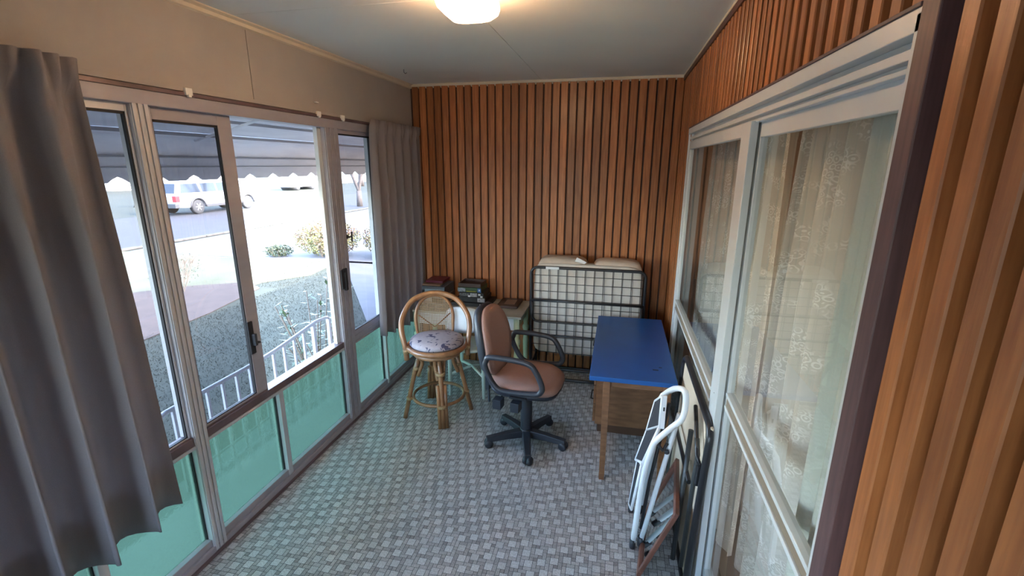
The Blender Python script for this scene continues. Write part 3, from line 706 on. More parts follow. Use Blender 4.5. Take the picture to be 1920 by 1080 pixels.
# ------------------------------------------------------------ cane bar stool
def stool():
    r = empty('bar_stool', (-1.345, 3.28, 0), 'cane swivel bar stool with hooped arms and a grey patterned round seat', 'stool', rz=math.radians(-154.5))
    def B(mb, n, m, p=None, **k): return mb.build(n, m, p or r, world=False, **k)
    B(MB().tube([(.222*math.cos(2*PI*k/36), .222*math.sin(2*PI*k/36), .598) for k in range(36)], .021, 12, True), 'seat_ring', 'rattan')
    B(MB().lathe([(.10, .612), (.205, .615), (.214, .632), (.205, .652), (.16, .668), (.08, .675), (.01, .676)], n=36), 'seat', 'camo')
    B(MB().lathe([(.20, .572), (.205, .585), (.20, .60)], n=32), 'seat_base', 'deskwood')
    B(MB().tube([(.175*math.cos(2*PI*k/32), .175*math.sin(2*PI*k/32), .548) for k in range(32)], .018, 10, True), 'swivel_ring', 'rattan')
    B(MB().lathe([(.15, .535), (.16, .56)], n=28), 'swivel_plate', 'blackmetal')
    rot = math.radians(154.5)
    legw = [(.118, -.219), (-.242, -.138), (.239, .113), (-.161, .232)]   # foot offsets in world axes
    loc = [Matrix.Rotation(rot, 2) @ Vector(p) for p in legw]
    for i, p in enumerate(loc):
        d = Vector((p.x, p.y, 0)).normalized(); f = Vector((p.x, p.y, 0)); top = d*.135+Vector((0, 0, .54))
        t = Vector((-d.y, d.x, 0))
        leg = B(MB().tube([f, f.lerp(top, .35)+d*.004, f.lerp(top, .75)+d*.01, top], .0185, 10), 'leg', 'rattan')
        if i in (0, 3):
            for s in (-1, 1):
                B(MB().tube([f+t*.027*s, f.lerp(top, .4)+t*.027*s+d*.004, f.lerp(top, .62)+t*.028*s+d*.004], .0155, 10), 'leg_cane', 'rattan', leg)
        zs = .42
        q = f.lerp(top, zs/.54)
        for zz in (.17, zs):
            c = f.lerp(top, zz/.54); B(MB().tube([c-Vector((0, 0, .012)), c+Vector((0, 0, .012))], .026 if i in (1, 2) else .038, 12), 'cane_binding', 'wrapcane', leg)
    order = [0, 2, 3, 1]
    for a, b in zip(order, order[1:]+order[:1]):
        A = Vector((loc[a].x, loc[a].y, 0)); Bq = Vector((loc[b].x, loc[b].y, 0))
        ta = A.normalized()*.135; tb = Bq.normalized()*.135
        p0 = A.lerp(ta, .68)+Vector((0, 0, .36)); p1 = Bq.lerp(tb, .68)+Vector((0, 0, .36))
        m_ = (p0+p1)/2; m_.z = .53
        pa = A.lerp(ta, .85)*1.0+Vector((0, 0, .47)); pb_ = Bq.lerp(tb, .85)+Vector((0, 0, .47))
        w = (Bq-A).normalized()*.028
        B(MB().tube(catmull([p0+w*.9, pa+w*1.6, m_-(Bq-A)*.18+Vector((0, 0, -.006)), m_+Vector((0, 0, .004)), m_+(Bq-A)*.18+Vector((0, 0, -.006)), pb_-w*1.6, p1-w*.9], 5), .0145, 10), 'arch', 'rattan')
    B(MB().tube([(.205*math.cos(2*PI*k/32), .205*math.sin(2*PI*k/32), .17) for k in range(32)], .0135, 10, True), 'foot_ring', 'rattan')
    pts = [(-.238, .02, .50), (-.245, .015, .60), (-.268, -.03, .74), (-.245, -.09, .84), (-.16, -.165, .935), (0, -.20, .972), (.16, -.165, .935), (.245, -.09, .84), (.268, -.03, .74), (.245, .015, .60), (.238, .02, .50)]
    hp = B(MB().tube(catmull(pts, 6), .0215, 12), 'arm_hoop', 'rattan')
    for s in (-1, 1): B(MB().tube([(.238*s, .02, .555), (.24*s, .02, .59)], .026, 12), 'cane_binding', 'wrapcane', hp)
    # caned oval back
    def bp(x, z): return (x, -.165-.12*(z-.66)+.25*x*x, z)
    outl = [(-.135, .64), (-.148, .72), (-.15, .80), (-.125, .88), (-.07, .935), (0, .952), (.07, .935), (.125, .88), (.15, .80), (.148, .72), (.135, .64)]
    bf = B(MB().tube(catmull([bp(*p) for p in outl]+[bp(.07, .63), bp(0, .628), bp(-.07, .63)], 5, True), .0125, 10, True), 'back_frame', 'rattan')
    def hw(z):
        if z < .80: return .145
        return .148*math.sqrt(max(0, 1-((z-.80)/.15)**2))
    mb = MB(); s = .0135; z = .65
    while z < .945:
        h = hw(z); n = 8
        for k in range(n):
            a = -h+2*h*k/n; b = -h+2*h*(k+1)/n
            A, C = bp(a, z), bp(b, z); mb.add([(A[0], A[1], A[2]-.0022), (C[0], C[1], C[2]-.0022), (C[0], C[1], C[2]+.0022), (A[0], A[1], A[2]+.0022)], [(0, 1, 2, 3)])
        z += s
    x = -.135
    while x < .14:
        zt_ = .80+.15*math.sqrt(max(0, 1-(x/.148)**2))
        A, C = bp(x, .63), bp(x, zt_)
        mb.add([(A[0]-.0022, A[1]+.001, A[2]), (A[0]+.0022, A[1]+.001, A[2]), (C[0]+.0022, C[1]+.001, C[2]), (C[0]-.0022, C[1]+.001, C[2])], [(0, 1, 2, 3)]); x += s
    B(mb, 'cane_webbing', 'webcane', bf, kind='stuff')
    B(MB().tube([bp(-.13, .80), bp(0, .69), bp(.13, .80)], .005, 6), 'cane_brace', 'rattan', bf)
    return r
stool()

# ------------------------------------------------------------ old table in the corner
TZ = .69
tb = empty('table', (-1.35, 4.09, 0), 'old painted side table with turned green legs under the puzzle boxes', 'table')
box('tabletop', 'tabletop', (-1.80, -.775, 3.83, 4.36, TZ-.022, TZ), tb, .004)
box('apron', 'tablewhite', (-1.78, -.83, 3.87, 3.89, TZ-.14, TZ-.022), tb, .002)
box('apron', 'tablewhite', (-1.78, -.83, 4.30, 4.32, TZ-.14, TZ-.022), tb, .002)
box('apron', 'tablegreen', (-.845, -.825, 3.88, 4.31, TZ-.14, TZ-.022), tb, .002)
box('apron', 'tablegreen', (-1.80, -1.78, 3.88, 4.31, TZ-.14, TZ-.022), tb, .002)
prof = [(.012, 0), (.018, .05), (.024, .16), (.028, .30), (.022, .36), (.030, .38), (.022, .40), (.033, .43), (.033, .45), (.022, .47), (.026, .50), (.026, TZ-.022)]
for x, y in ((-.825, 3.885), (-1.78, 3.885), (-.825, 4.31), (-1.78, 4.31)):
    MB().lathe(prof, (x, y, 0), 16).box(x-.024, x+.024, y-.024, y+.024, .52, TZ-.023).build('leg', 'tablegreen', tb)

# painted bentwood chair pushed to the table
wc = empty('side_chair', (-1.21, 3.70, 0), 'pale painted wooden chair with a curved back, behind the cane stool', 'chair')
def crest(i, j):
    a = -1.0+2.0*i; x = -1.21+.19*math.sin(a*1.05); y = 3.53+.09*(1-math.cos(a*1.05))*1.2
    zt_ = .845-.09*abs(a)**3; zb = .62+.02*a*a
    return (x, y, zb+(zt_-zb)*j)
MB().grid(crest, 20, 6).build('backrest', 'tablewhite', wc, solid=.016)
MB().lathe([(.17, .425), (.19, .43), (.195, .445), (.17, .452), (.05, .444)], (-1.21, 3.74, 0), 28).build('seat', 'chairwhite', wc)
for sx in (-1, 1):
    MB().tube([(-1.21+.155*sx, 3.59, .0), (-1.21+.15*sx, 3.60, .42), (-1.21+.155*sx, 3.575, .70)], .017, 10, rs=[.013, .019, .016]).build('leg', 'chairwhite', wc)
    MB().tube([(-1.21+.165*sx, 3.93, .0), (-1.21+.12*sx, 3.85, .43)], .016, 10, rs=[.012, .018]).build('leg', 'chairwhite', wc)
    MB().tube([(-1.21+.155*sx, 3.59, .20), (-1.21, 3.75, .23), (-1.21+.155*-sx, 3.90, .2)], .011, 8).build('stretcher', 'chairwhite', wc)

# ------------------------------------------------------------ boxes and books on the table
def bmat(name, c, c2=None, **k): MT[name] = mat(name, c, .45, c2=c2, **k); return name
bmat('box_slate', (.10, .13, .17)); bmat('box_lightblue', (.30, .42, .50)); bmat('box_grey', (.16, .16, .18)); bmat('box_magenta', (.14, .02, .05)); bmat('box_tan', (.24, .15, .10))
bmat('box_green', (.02, .06, .02)); bmat('box_blue', (.02, .10, .32)); bmat('box_black', (.010, .010, .012)); bmat('box_brown', (.07, .035, .025), (.04, .02, .015)); bmat('box_yellow', (.42, .42, .05))
bmat('box_pic', (.25, .30, .36), (.05, .08, .10), scale=45); bmat('box_white', (.62, .62, .62)); bmat('box_pic2', (.22, .20, .20), (.40, .42, .46), scale=60); bmat('box_lgrey', (.30, .30, .30))
def carton(name, m, x0, x1, y0, y1, z0, z1, label, cat='box', lid=True, group=None, th=.012):
    r = empty(name, ((x0+x1)/2, (y0+y1)/2, z0), label, cat, group)
    box('base', m, (x0+.003, x1-.003, y0+.003, y1-.003, z0, z0+(z1-z0)*.4), r, .001)
    box('lid', m, (x0, x1, y0, y1, z0+(z1-z0)*.3, z1), r, .002)
    return r
def decal(par, m, x0, x1, y, z0, z1, name='printed_label', label=None):
    return box(name, m, (x0, x1, y-.0012, y, z0, z1), par, label=label)
TT = TZ
b = carton('box', 'box_grey', -1.79, -1.56, 4.05, 4.33, TT, TT+.075, 'grey box at the bottom of the left stack on the corner table'); decal(b, 'box_lgrey', -1.785, -1.70, 4.05, TT+.03, TT+.06); decal(b, 'box_black', -1.69, -1.58, 4.05, TT+.01, TT+.06)
b = carton('box', 'box_slate', -1.80, -1.57, 4.07, 4.34, TT+.076, TT+.165, 'slate box with pale blue end label, middle of the left stack'); decal(b, 'box_lightblue', -1.77, -1.572, 4.07, TT+.085, TT+.14, label='pale blue end label')
decal(b, 'box_white', -1.65, -1.607, 4.0690, TT+.088, TT+.138, 'white_patch'); decal(b, 'box_lgrey', -1.64, -1.62, 4.0679, TT+.096, TT+.120, 'printed_mark'); decal(b, 'box_black', -1.797, -1.775, 4.069, TT+.10, TT+.13, 'printed_mark')
b = carton('box', 'box_tan', -1.80, -1.62, 4.09, 4.32, TT+.166, TT+.182, 'flat tan box under the dark red one')
b = carton('box', 'box_magenta', -1.79, -1.61, 4.14, 4.34, TT+.183, TT+.205, 'flat dark red box on top of the left stack')
b = carton('box', 'box_black', -1.50, -1.125, 4.04, 4.32, TT, TT+.035, 'long flat black box at the bottom of the middle stack'); decal(b, 'box_lgrey', -1.20, -1.14, 4.04, TT+.006, TT+.028); decal(b, 'box_white', -1.215, -1.209, 4.04, TT+.006, TT+.030)
b = carton('puzzle_box', 'box_black', -1.43, -1.17, 4.07, 4.30, TT+.036, TT+.083, 'black puzzle box with a grey picture, below the lettered puzzle box', 'box'); decal(b, 'box_pic2', -1.245, -1.175, 4.07, TT+.04, TT+.078, 'printed_picture')
b = carton('puzzle_box', 'box_black', -1.425, -1.185, 4.07, 4.30, TT+.084, TT+.128, 'black box lettered PUZZLE in the middle stack', 'box')
text('lettering', 'PUZZLE', .026, 'box_lgrey', b, Vector((-1.375, 4.0688, TT+.108))-b.location)
decal(b, 'box_pic2', -1.315, -1.25, 4.07, TT+.09, TT+.124, 'printed_picture')
for x, z in ((-1.225, .112), (-1.205, .092), (-1.325, .094)): decal(b, 'box_white', x-.011, x+.011, 4.0690, TT+z-.008, TT+z+.009, 'jigsaw_piece')
b = carton('puzzle_box', 'box_green', -1.44, -1.21, 4.08, 4.30, TT+.129, TT+.172, 'green and blue puzzle box near the top of the middle stack', 'box')
decal(b, 'box_pic', -1.44, -1.365, 4.08, TT+.131, TT+.17, 'printed_picture'); decal(b, 'box_blue', -1.245, -1.211, 4.08, TT+.131, TT+.17); decal(b, 'box_white', -1.234, -1.22, 4.079, TT+.145, TT+.16, 'printed_mark'); decal(b, 'box_yellow', -1.355, -1.26, 4.079, TT+.136, TT+.141, 'printed_line')
wt = empty('wooden_tray', (-1.32, 4.2, TT+.173), 'open brown wooden tray on top of the puzzle boxes', 'tray')
box('base', 'box_brown', (-1.44, -1.22, 4.10, 4.30, TT+.173, TT+.178), wt)
for q in ((-1.44, -1.22, 4.10, 4.107), (-1.44, -1.22, 4.293, 4.30), (-1.44, -1.433, 4.107, 4.293), (-1.227, -1.22, 4.107, 4.293)): box('side', 'box_brown', (*q, TT+.178, TT+.207), wt, .001)
bk = empty('book', (-.955, 4.2, TZ), 'dark brown framed box lying flat on the right of the corner table', 'box')
box('cover', 'box_brown', (-1.06, -.86, 4.06, 4.33, TZ+.0005, TZ+.026), bk, .004); box('inset_panel', 'box_tan', (-1.0, -.90, 4.12, 4.27, TZ+.026, TZ+.028), bk, .001)
bk.name = 'keepsake_box'

# ------------------------------------------------------------ folding bed
bed = empty('folding_bed', (-.23, 4.1, 0), 'folded guest bed with black wire mesh frame standing against the batten wall', 'bed')
x0, x1, zt_ = -.722, .260, 1.112
def rrect(x0, x1, z0, z1, r, y, n=5):
    return arc((x1-r, z1-r), r, 0, PI/2, n, 'xz', y)+arc((x0+r, z1-r), r, PI/2, PI, n, 'xz', y)+arc((x0+r, z0+r), r, PI, 1.5*PI, n, 'xz', y)+arc((x1-r, z0+r), r, 1.5*PI, 2*PI, n, 'xz', y)
MB().tube([(x0, 4.0, .02), (x0, 4.0, zt_-.06)]+[p for p in arc((x0+.06, zt_-.06), .06, PI, PI/2, 5, 'xz', 4.0)]+arc((x1-.06, zt_-.06), .06, PI/2, 0, 5, 'xz', 4.0)+[(x1, 4.0, .02)], .013, 10).build('outer_frame', 'blackmetal', bed)
MB().tube([(x0, 3.995, .81), (x1, 3.995, .81)], .011, 8).build('cross_bar', 'blackmetal', bed)
MB().tube([(x0+.02, 3.975, .80), (x0+.02, 3.975, .68)]+arc((x0+.07, .67), .05, PI, 1.5*PI, 5, 'xz', 3.975)+arc((x1-.07, .67), .05, 1.5*PI, 2*PI, 5, 'xz', 3.975)+[(x1-.02, 3.975, .80)], .011, 10).build('leg_loop', 'blackmetal', bed)
MB().tube([(x0+.02, 3.985, .488), (x1, 3.985, .488)], .010, 8).build('cross_bar', 'blackmetal', bed)
MB().tube([(x0, 4.0, .16), (x1, 4.0, .16)], .014, 8).build('cross_bar', 'blackmetal', bed)
MB().tube([(x0, 4.06, .03), (x1, 4.06, .03)], .014, 8).build('floor_bar', 'blackmetal', bed)
MB().tube([(x0, 4.33, .02), (x0, 4.33, 1.0)], .012, 8).tube([(x1, 4.33, .02), (x1, 4.33, 1.0)], .012, 8).tube([(x0, 4.33, .03), (x1, 4.33, .03)], .012, 8).tube([(x0, 4.0, .16), (x0, 4.33, .16)], .012, 8).tube([(x1, 4.0, .16), (x1, 4.33, .16)], .012, 8).build('rear_frame', 'blackmetal', bed)
k = 0; x = x0+.079
while x < x1-.03:
    MB().tube([(x, 4.005, .29), (x, 4.005, zt_)], .0027, 6).build('mesh_wire', 'blackmetal', bed)
    MB().tube([(x+.008, 4.012, .29), (x+.010+.006*math.sin(k*2.), 4.012, .7), (x+.008, 4.012, zt_)], .002, 6).build('mesh_wire', 'blackmetal', bed)  # second rod just behind each upright wire, doubling the line
    x += .0787; k += 1
z = zt_-.072
while z > .28:
    MB().tube([(x0, 4.003, z), (x1, 4.003, z)], .0025, 6).build('mesh_wire', 'blackmetal', bed); z -= .072
box('maker_sticker', 'box_white', (-.59, -.475, 3.985, 3.9865, zt_-.012, zt_+.010), bed, label='white sticker strip on the top tube')
def pillow(x0, x1, y0, y1, z0, z1, e=.35, seed=0):
    mb = MB(); n, m = 24, 14
    def fn(i, j):
        a = 2*PI*i; t = PI*(j-.5)
        def pw(v, p): return math.copysign(abs(v)**p, v)
        cx, cyy, cz = (x0+x1)/2, (y0+y1)/2, (z0+z1)/2
        # long axis z
        X_ = pw(math.cos(t), e)*pw(math.cos(a), e); Y_ = pw(math.cos(t), e)*pw(math.sin(a), e); Z_ = pw(math.sin(t), e)
        nn = noise.noise(Vector((X_*2+seed, Y_*2, Z_*3)))*.006
        return (cx+(x1-x0)/2*X_+nn, cyy+(y1-y0)/2*Y_, cz+(z1-z0)/2*Z_+nn)
    return mb.grid(fn, n, m)
mt_ = pillow(-.705, .245, 4.022, 4.17, .297, 1.14, .18).build('mattress', 'mattress', bed)
pillow(-.69, -.225, 4.05, 4.30, .36, 1.185, .3, 2).build('mattress_fold', 'mattop', mt_)
pillow(-.205, .24, 4.05, 4.30, .36, 1.178, .3, 5).build('mattress_fold', 'mattop', mt_)
MB().add([(-.345, 4.06, 1.165), (-.33, 4.07, 1.20), (-.24, 4.04, 1.165), (-.26, 4.03, 1.15)], [(0, 1, 2, 3)]).build('care_tag', 'box_white', bed, solid=.001, label='white care tag')

# ------------------------------------------------------------ blue topped desk
dk = empty('desk', (.158, 3.31, 0), 'brown wooden desk with a blue top standing along the right wall', 'desk')
dx0, dx1, dy0, dy1, dz = -.115, .405, 2.695, 3.92, .73
box('desktop', 'bluetop', (dx0, dx1, dy0, dy1, dz-.03, dz), dk, .003)
box('chip_mark', 'gasket', (.27, .305, 2.865, 2.88, dz, dz+.0006), dk); box('chip_mark', 'gasket', (.31, .33, 2.91, 2.922, dz, dz+.0006), dk)
box('apron', 'deskwood', (-.03, .36, dy0+.035, dy0+.055, dz-.075, dz-.03), dk, .002)
box('apron', 'deskwood', (.345, .365, dy0+.035, dy1-.04, dz-.12, dz-.03), dk, .002)
box('apron', 'deskwood', (-.03, -.012, dy0+.035, 3.24, dz-.05, dz-.03), dk, .002)
def leg_(x, y):
    mb = MB(); a, c = .022, .017; zt2 = dz-.03
    mb.add([(x-c, y-c, 0), (x+c, y-c, 0), (x+c, y+c, 0), (x-c, y+c, 0), (x-a, y-a, zt2), (x+a, y-a, zt2), (x+a, y+a, zt2), (x-a, y+a, zt2)], [(0, 1, 2, 3), (4, 5, 6, 7), (0, 1, 5, 4), (1, 2, 6, 5), (2, 3, 7, 6), (3, 0, 4, 7)])
    mb.build('leg', 'deskwood', dk, .002)
leg_(-.008, 2.722); leg_(.35, 2.722)
pdl = box('pedestal', 'deskwood', (-.085, .37, 3.27, 3.88, .07, dz-.03), dk, .003)
box('plinth', 'deskdark', (-.065, .36, 3.285, 3.87, 0, .07), dk, .002)
for k in range(4):
    z0_ = .085+.152*k; d_ = box('drawer', 'deskwood', (-.103, -.086, 3.28, 3.87, z0_, z0_+.145), dk, .003)
    MB().tube([(-.103, 3.50, z0_+.075), (-.128, 3.505, z0_+.075), (-.128, 3.645, z0_+.075), (-.103, 3.65, z0_+.075)], .006, 8).build('handle', 'blackmetal', d_)

# ------------------------------------------------------------ folded card table leaning on the door
cd = empty('card_table', (.41, 2.38, 0), 'folded card table with a beige panel and black edge leaning on the glazed door', 'table')
def CT(u, v, w): # u along y, v up the panel, w off the panel (toward the room)
    A = Vector((.418, 1.97, 0)); e1 = Vector((-.00, 1, 0)); e2 = Vector((.034, 0, .90)).normalized(); n = Vector((-1, 0, .038)).normalized()
    return A+e1*u+e2*v+n*w
def cbox(mb, u0, u1, v0, v1, w0, w1):
    vs = [CT(u, v, w) for u in (u0, u1) for v in (v0, v1) for w in (w0, w1)]
    return mb.add(vs, [(0, 1, 3, 2), (4, 6, 7, 5), (0, 4, 5, 1), (2, 3, 7, 6), (0, 2, 6, 4), (1, 5, 7, 3)])
cbox(MB(), .01, .85, .01, .87, -.012, .0).build('panel', 'beige', cd, .002)
MB().tube([CT(u, v, .0) for u, v in [(0, .05), (0, .80)]+[(.07-.07*math.cos(a), .80+.07*math.sin(a)) for a in (.3, .8, 1.2, PI/2)]+[(.79, .87)]+[(.79+.07*math.sin(a), .80+.07*math.cos(a)) for a in (.3, .8, 1.2, PI/2)]+[(.86, .05), (.80, .0), (.06, .0)]], .017, 10, True).build('edge_frame', 'blackmetal', cd)
MB().tube([CT(.06, .07, .02), CT(.06, .70, .025), CT(.10, .76, .03)], .011, 10).build('leg', 'greytube', cd)
MB().tube([CT(.10, .52, .035), CT(.78, .50, .035)], .011, 10).build('leg', 'blackmetal', cd)
MB().tube([CT(.14, .03, .045), CT(.20, .74, .04)], .012, 10).build('leg', 'greytube', cd)
MB().tube([CT(.02, .66, .015), CT(.05, .70, .03), CT(.16, .80, .03), CT(.28, .83, .02)], .010, 8).build('brace', 'blackmetal', cd)
cbox(MB(), .02, .05, .56, .68, .01, .025).build('hinge_plate', 'blackmetal', cd, .004)

# ------------------------------------------------------------ mirror leaning
mr = empty('mirror', (.27, 2.3, 0), 'low mirror in a reddish wooden frame leaning behind the step stool', 'mirror')
def MP(u, v, w=0): # u along y, v up
    A = Vector((.21, 1.985, .0)); e2 = Vector((.155, 0, .40)).normalized(); n = Vector((-.40, 0, .155)).normalized(); return A+Vector((.11, .99, 0))*u+e2*v+n*w
def mbox(mb, u0, u1, v0, v1, w0, w1):
    vs = [MP(u, v, w) for u in (u0, u1) for v in (v0, v1) for w in (w0, w1)]
    return mb.add(vs, [(0, 1, 3, 2), (4, 6, 7, 5), (0, 4, 5, 1), (2, 3, 7, 6), (0, 2, 6, 4), (1, 5, 7, 3)])
Lm, Hm, fwm = .46, .425, .026
for q in ((0, Lm, 0, fwm), (0, Lm, Hm-fwm, Hm), (0, fwm, fwm, Hm-fwm), (Lm-fwm, Lm, fwm, Hm-fwm)): mbox(MB(), *q, .001, .022).build('frame_bar', 'redwood', mr, .003)
mbox(MB(), fwm, Lm-fwm, fwm, Hm-fwm, .006, .010).build('mirror_glass', 'mirror', mr)

# ------------------------------------------------------------ folded step stool
ss = empty('step_stool', (.2, 2.3, 0), 'folded white tubular step stool with black treads, beside the desk', 'step stool')
near = [(.178, 2.175, .03), (.201, 2.17, .426), (.231, 2.165, .614), (.252, 2.16, .671), (.319, 2.155, .757), (.352, 2.15, .80), (.364, 2.15, .851), (.363, 2.15, .921), (.351, 2.17, .949), (.323, 2.25, .912), (.293, 2.33, .842), (.275, 2.38, .777), (.24, 2.42, .60), (.20, 2.44, .35), (.175, 2.45, .03)]
MB().tube(catmull(near, 4), .0145, 12).build('front_frame', 'white', ss)
MB().tube([(.220, 2.20, .03), (.265, 2.20, .302), (.31, 2.20, .563), (.352, 2.21, .80)], .0125, 10).build('rear_leg', 'white', ss)
MB().tube([(.23, 2.46, .03), (.26, 2.45, .35), (.295, 2.40, .66)], .0125, 10).build('rear_leg', 'white', ss)
for p in ((.176, 2.175), (.217, 2.20), (.174, 2.45), (.228, 2.46)):
    MB().lathe([(.016, 0), (.017, .02), (.016, .055)], (p[0], p[1], 0), 12).build('rubber_foot', 'blackplastic', ss)
def tread(q, w=.014):
    q = [Vector(p) for p in q]; nn = (q[1]-q[0]).cross(q[3]-q[0]).normalized()*w
    vs = [p+nn*.3 for p in q]+[p-nn*.3 for p in q]
    t = MB().add(vs, [(0, 1, 2, 3), (4, 5, 6, 7), (0, 1, 5, 4), (1, 2, 6, 5), (2, 3, 7, 6), (3, 0, 4, 7)]).build('tread', 'stepblack', ss, .001)
    mb = MB()
    for i in range(len(q)):
        u, v = q[i], q[(i+1) % 4]; mb.tube([u, v], .008, 8)
    mb.build('tread_rim', 'white', t)
    return t
t_ = tread([(.262, 2.19, .895), (.262, 2.19, .73), (.217, 2.33, .62), (.246, 2.33, .793)])
t_ = tread([(.262, 2.19, .73), (.196, 2.19, .512), (.171, 2.33, .432), (.217, 2.33, .62)])
tread([(.192, 2.20, .492), (.159, 2.20, .217), (.155, 2.33, .145), (.184, 2.33, .447)])
box('side_plate', 'white', (.262, .284, 2.182, 2.198, .72, .90), ss, .004); box('slot', 'gasket', (.270, .277, 2.1805, 2.182, .82, .84), ss)
MB().tube([(.305, 2.19, .64), (.285, 2.185, .60), (.25, 2.175, .65)], .009, 8).build('hinge_link', 'blackplastic', ss)
MB().tube([(.215, 2.21, .10), (.24, 2.21, .40), (.30, 2.21, .85)], .009, 8).build('brace', 'blackmetal', ss)
MB().lathe([(.006, 0), (.013, .001), (.013, .006), (.006, .007)], (.305, 2.18, .60), 14, Matrix.Rotation(PI/2, 3, 'X')).build('pivot_eye', 'blackplastic', ss)

# ================================================================= outdoors
GZ = -.56
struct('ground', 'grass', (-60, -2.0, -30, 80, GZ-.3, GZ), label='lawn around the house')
tag(MB().prism([(-7.2, 3.0), (-9.6, 3.2), (-9.9, 5.5), (-9.6, 7.2), (-8.9, 8.0), (-7.9, 8.6), (-7.3, 8.2), (-6.9, 6.5), (-6.7, 4.5)], GZ, GZ+.012, 2).build('garden_bed', 'soil'), 'bare patch of pinkish soil', kind='structure')
MT['sunlit_grass'] = mat('lawn_sunlight_tint', (.105, .10, .058), .95, c2=(.070, .072, .038), scale=1.1, detail=6, bump=.6, bscale=30)  # paler, warmer grass colour carries the sun's brightness past the shadow edge
tag(MB().prism([(-7.25, -12), (-14.6, -12), (-14.6, 11.0), (-7.25, 11.0), (-7.0, 9.5), (-7.6, 8.6)], GZ, GZ+.006, 2).build('sun_tinted_lawn', 'sunlit_grass'), 'dry lawn with sun brightness painted in, between the garden bed and the kerb', kind='structure')
struct('road', 'road', (-22.9, -14.6, -30, 80, GZ, GZ+.02), label='grey asphalt street')
k_ = empty('kerb', (-14.45, 10, GZ), 'weathered concrete kerb of the street', kind='structure')
for i in range(26):
    y0 = -2+i*1.6; MB().box(-14.6, -14.38, y0, y0+1.585, GZ, GZ+.06).build('kerb_stone', 'kerb', k_, .02)
struct('footpath', 'concrete', (-14.2, -2.9, 11.0, 30, GZ, GZ+.01), label='pale concrete driveway')
MB().prism([(-2.75, 5.0), (-2.75, 11.2), (-7.2, 11.2)], GZ, GZ+.01, 2).build('path', 'concrete')
tag(bpy.data.objects['path'], 'concrete path beside the lawn', kind='structure')
MT['porchpaint'] = mat('pale_porch_paint', (.26, .26, .25), .7, c2=(.22, .22, .21), scale=3)
struct('porch', 'porchpaint', (-2.78, XL-.09, 1.2, 5.2, GZ, -.14), label='concrete porch landing')
struct('porch_step', 'porchpaint', (-3.1, -2.78, 2.0, 4.0, GZ, -.34), label='concrete porch step')
struct('foundation', 'brick', (XL-.09, XL+.02, -4, 9, GZ, -.02), label='brick base wall under the windows')
# grass blades in the shaded lawn
rg = random.Random(5); gv = []; gf = []
for i in range(40000):
    x = -3.0-rg.random()**.8*5.0; y = 2+rg.random()*9
    if x < -6.9 and y < 8.3: continue
    if y > 5 and x > -2.75-(y-5)*.72+.0: continue
    if (x+3.3)**2+(y-4.5)**2 < .25: continue
    h = rg.uniform(.012, .03); a = rg.random()*PI; dx, dy = math.cos(a)*.004, math.sin(a)*.004; lx, ly = rg.uniform(-.03, .03), rg.uniform(-.03, .03)
    n = len(gv); gv += [(x-dx, y-dy, GZ), (x+dx, y+dy, GZ), (x+lx, y+ly, GZ+h)]; gf.append((n, n+1, n+2))
me = bpy.data.meshes.new('grass'); me.from_pydata(gv, [], gf); me.materials.append(MT['blade'])
o = bpy.data.objects.new('grass', me); COL.objects.link(o); tag(o, 'short patchy grass on the shaded lawn', 'grass', kind='stuff')
# house shell that casts the shade
struct('roof', 'rooftile', (-2.2, 6.2, YF-.3, 9.6, 2.83, 2.93), label='eaves and roof of the house')
struct('wall_side', 'brick', (XL-.05, 4.7, YB+.05, 9.5, GZ, 2.83), label='unseen brick body of the house beyond the far wall, lengthened to block the sun')  # solid block extended under the roof to keep sun off the awning

# awning
aw = empty('awning', (-2.1, 3, 2.3), 'pale ribbed metal awning with scalloped edge outside the windows', 'awning')
AY0, AY1 = -3.0, 8.6
profile = [(-1.98, 2.44), (-2.27, 2.405), (-2.25, 2.395), (-2.52, 2.35), (-2.50, 2.340), (-2.77, 2.285), (-2.75, 2.275), (-3.02, 2.195), (-3.0, 2.185), (-3.08, 2.16)]
for k in range(0, len(profile)-1, 2):
    a, b = profile[k], profile[k+1]
    MB().prism([a, b, (b[0], b[1]+.012), (a[0], a[1]+.012)], AY0, AY1, 1).build('slat', 'awning', aw, .003)
    if k: MB().prism([(a[0]+.006, a[1]-.012), (a[0]-.006, a[1]-.012), (a[0]-.006, a[1]+.01), (a[0]+.006, a[1]+.01)], AY0, AY1, 1).build('slat_lip', 'awnseam', aw)
cove = [(-3.08+.0, 2.165), (-3.13, 2.15), (-3.17, 2.11), (-3.195, 2.06), (-3.20, 2.03)]
mb = MB()
ny_ = int((AY1-AY0)/.03)
def fcove(i, j):
    q = j*(len(cove)-1); a = min(int(q), len(cove)-2); t = q-a
    x = cove[a][0]*(1-t)+cove[a+1][0]*t; z = cove[a][1]*(1-t)+cove[a+1][1]*t
    return (x-.006*abs(math.sin(i*ny_*.35)), AY0+(AY1-AY0)*i, z)
mb.grid(fcove, ny_, 8).build('cove', 'awning', aw, solid=.003)
box('fascia', 'awning', (-3.205, -3.195, AY0, AY1, 1.965, 2.035), aw, .002); box('fascia_bead', 'awnseam', (-3.21, -3.188, AY0, AY1, 2.026, 2.036), aw, .002); box('fascia_bead', 'awnseam', (-3.21, -3.188, AY0, AY1, 1.958, 1.966), aw, .002)
poly = [(AY0, 1.96), (AY1, 1.96)]; y = AY1; sw = .29
while y > AY0+.01:
    for k in range(8):
        t = k/8; yy = y-sw*t
        if yy < AY0: break
        poly.append((yy, 1.862+.028*max(0, math.cos(2*PI*t))**1.5*1.4))
    y -= sw
MB().prism(poly, -3.208, -3.202, 0).build('scalloped_valance', 'awning', aw)
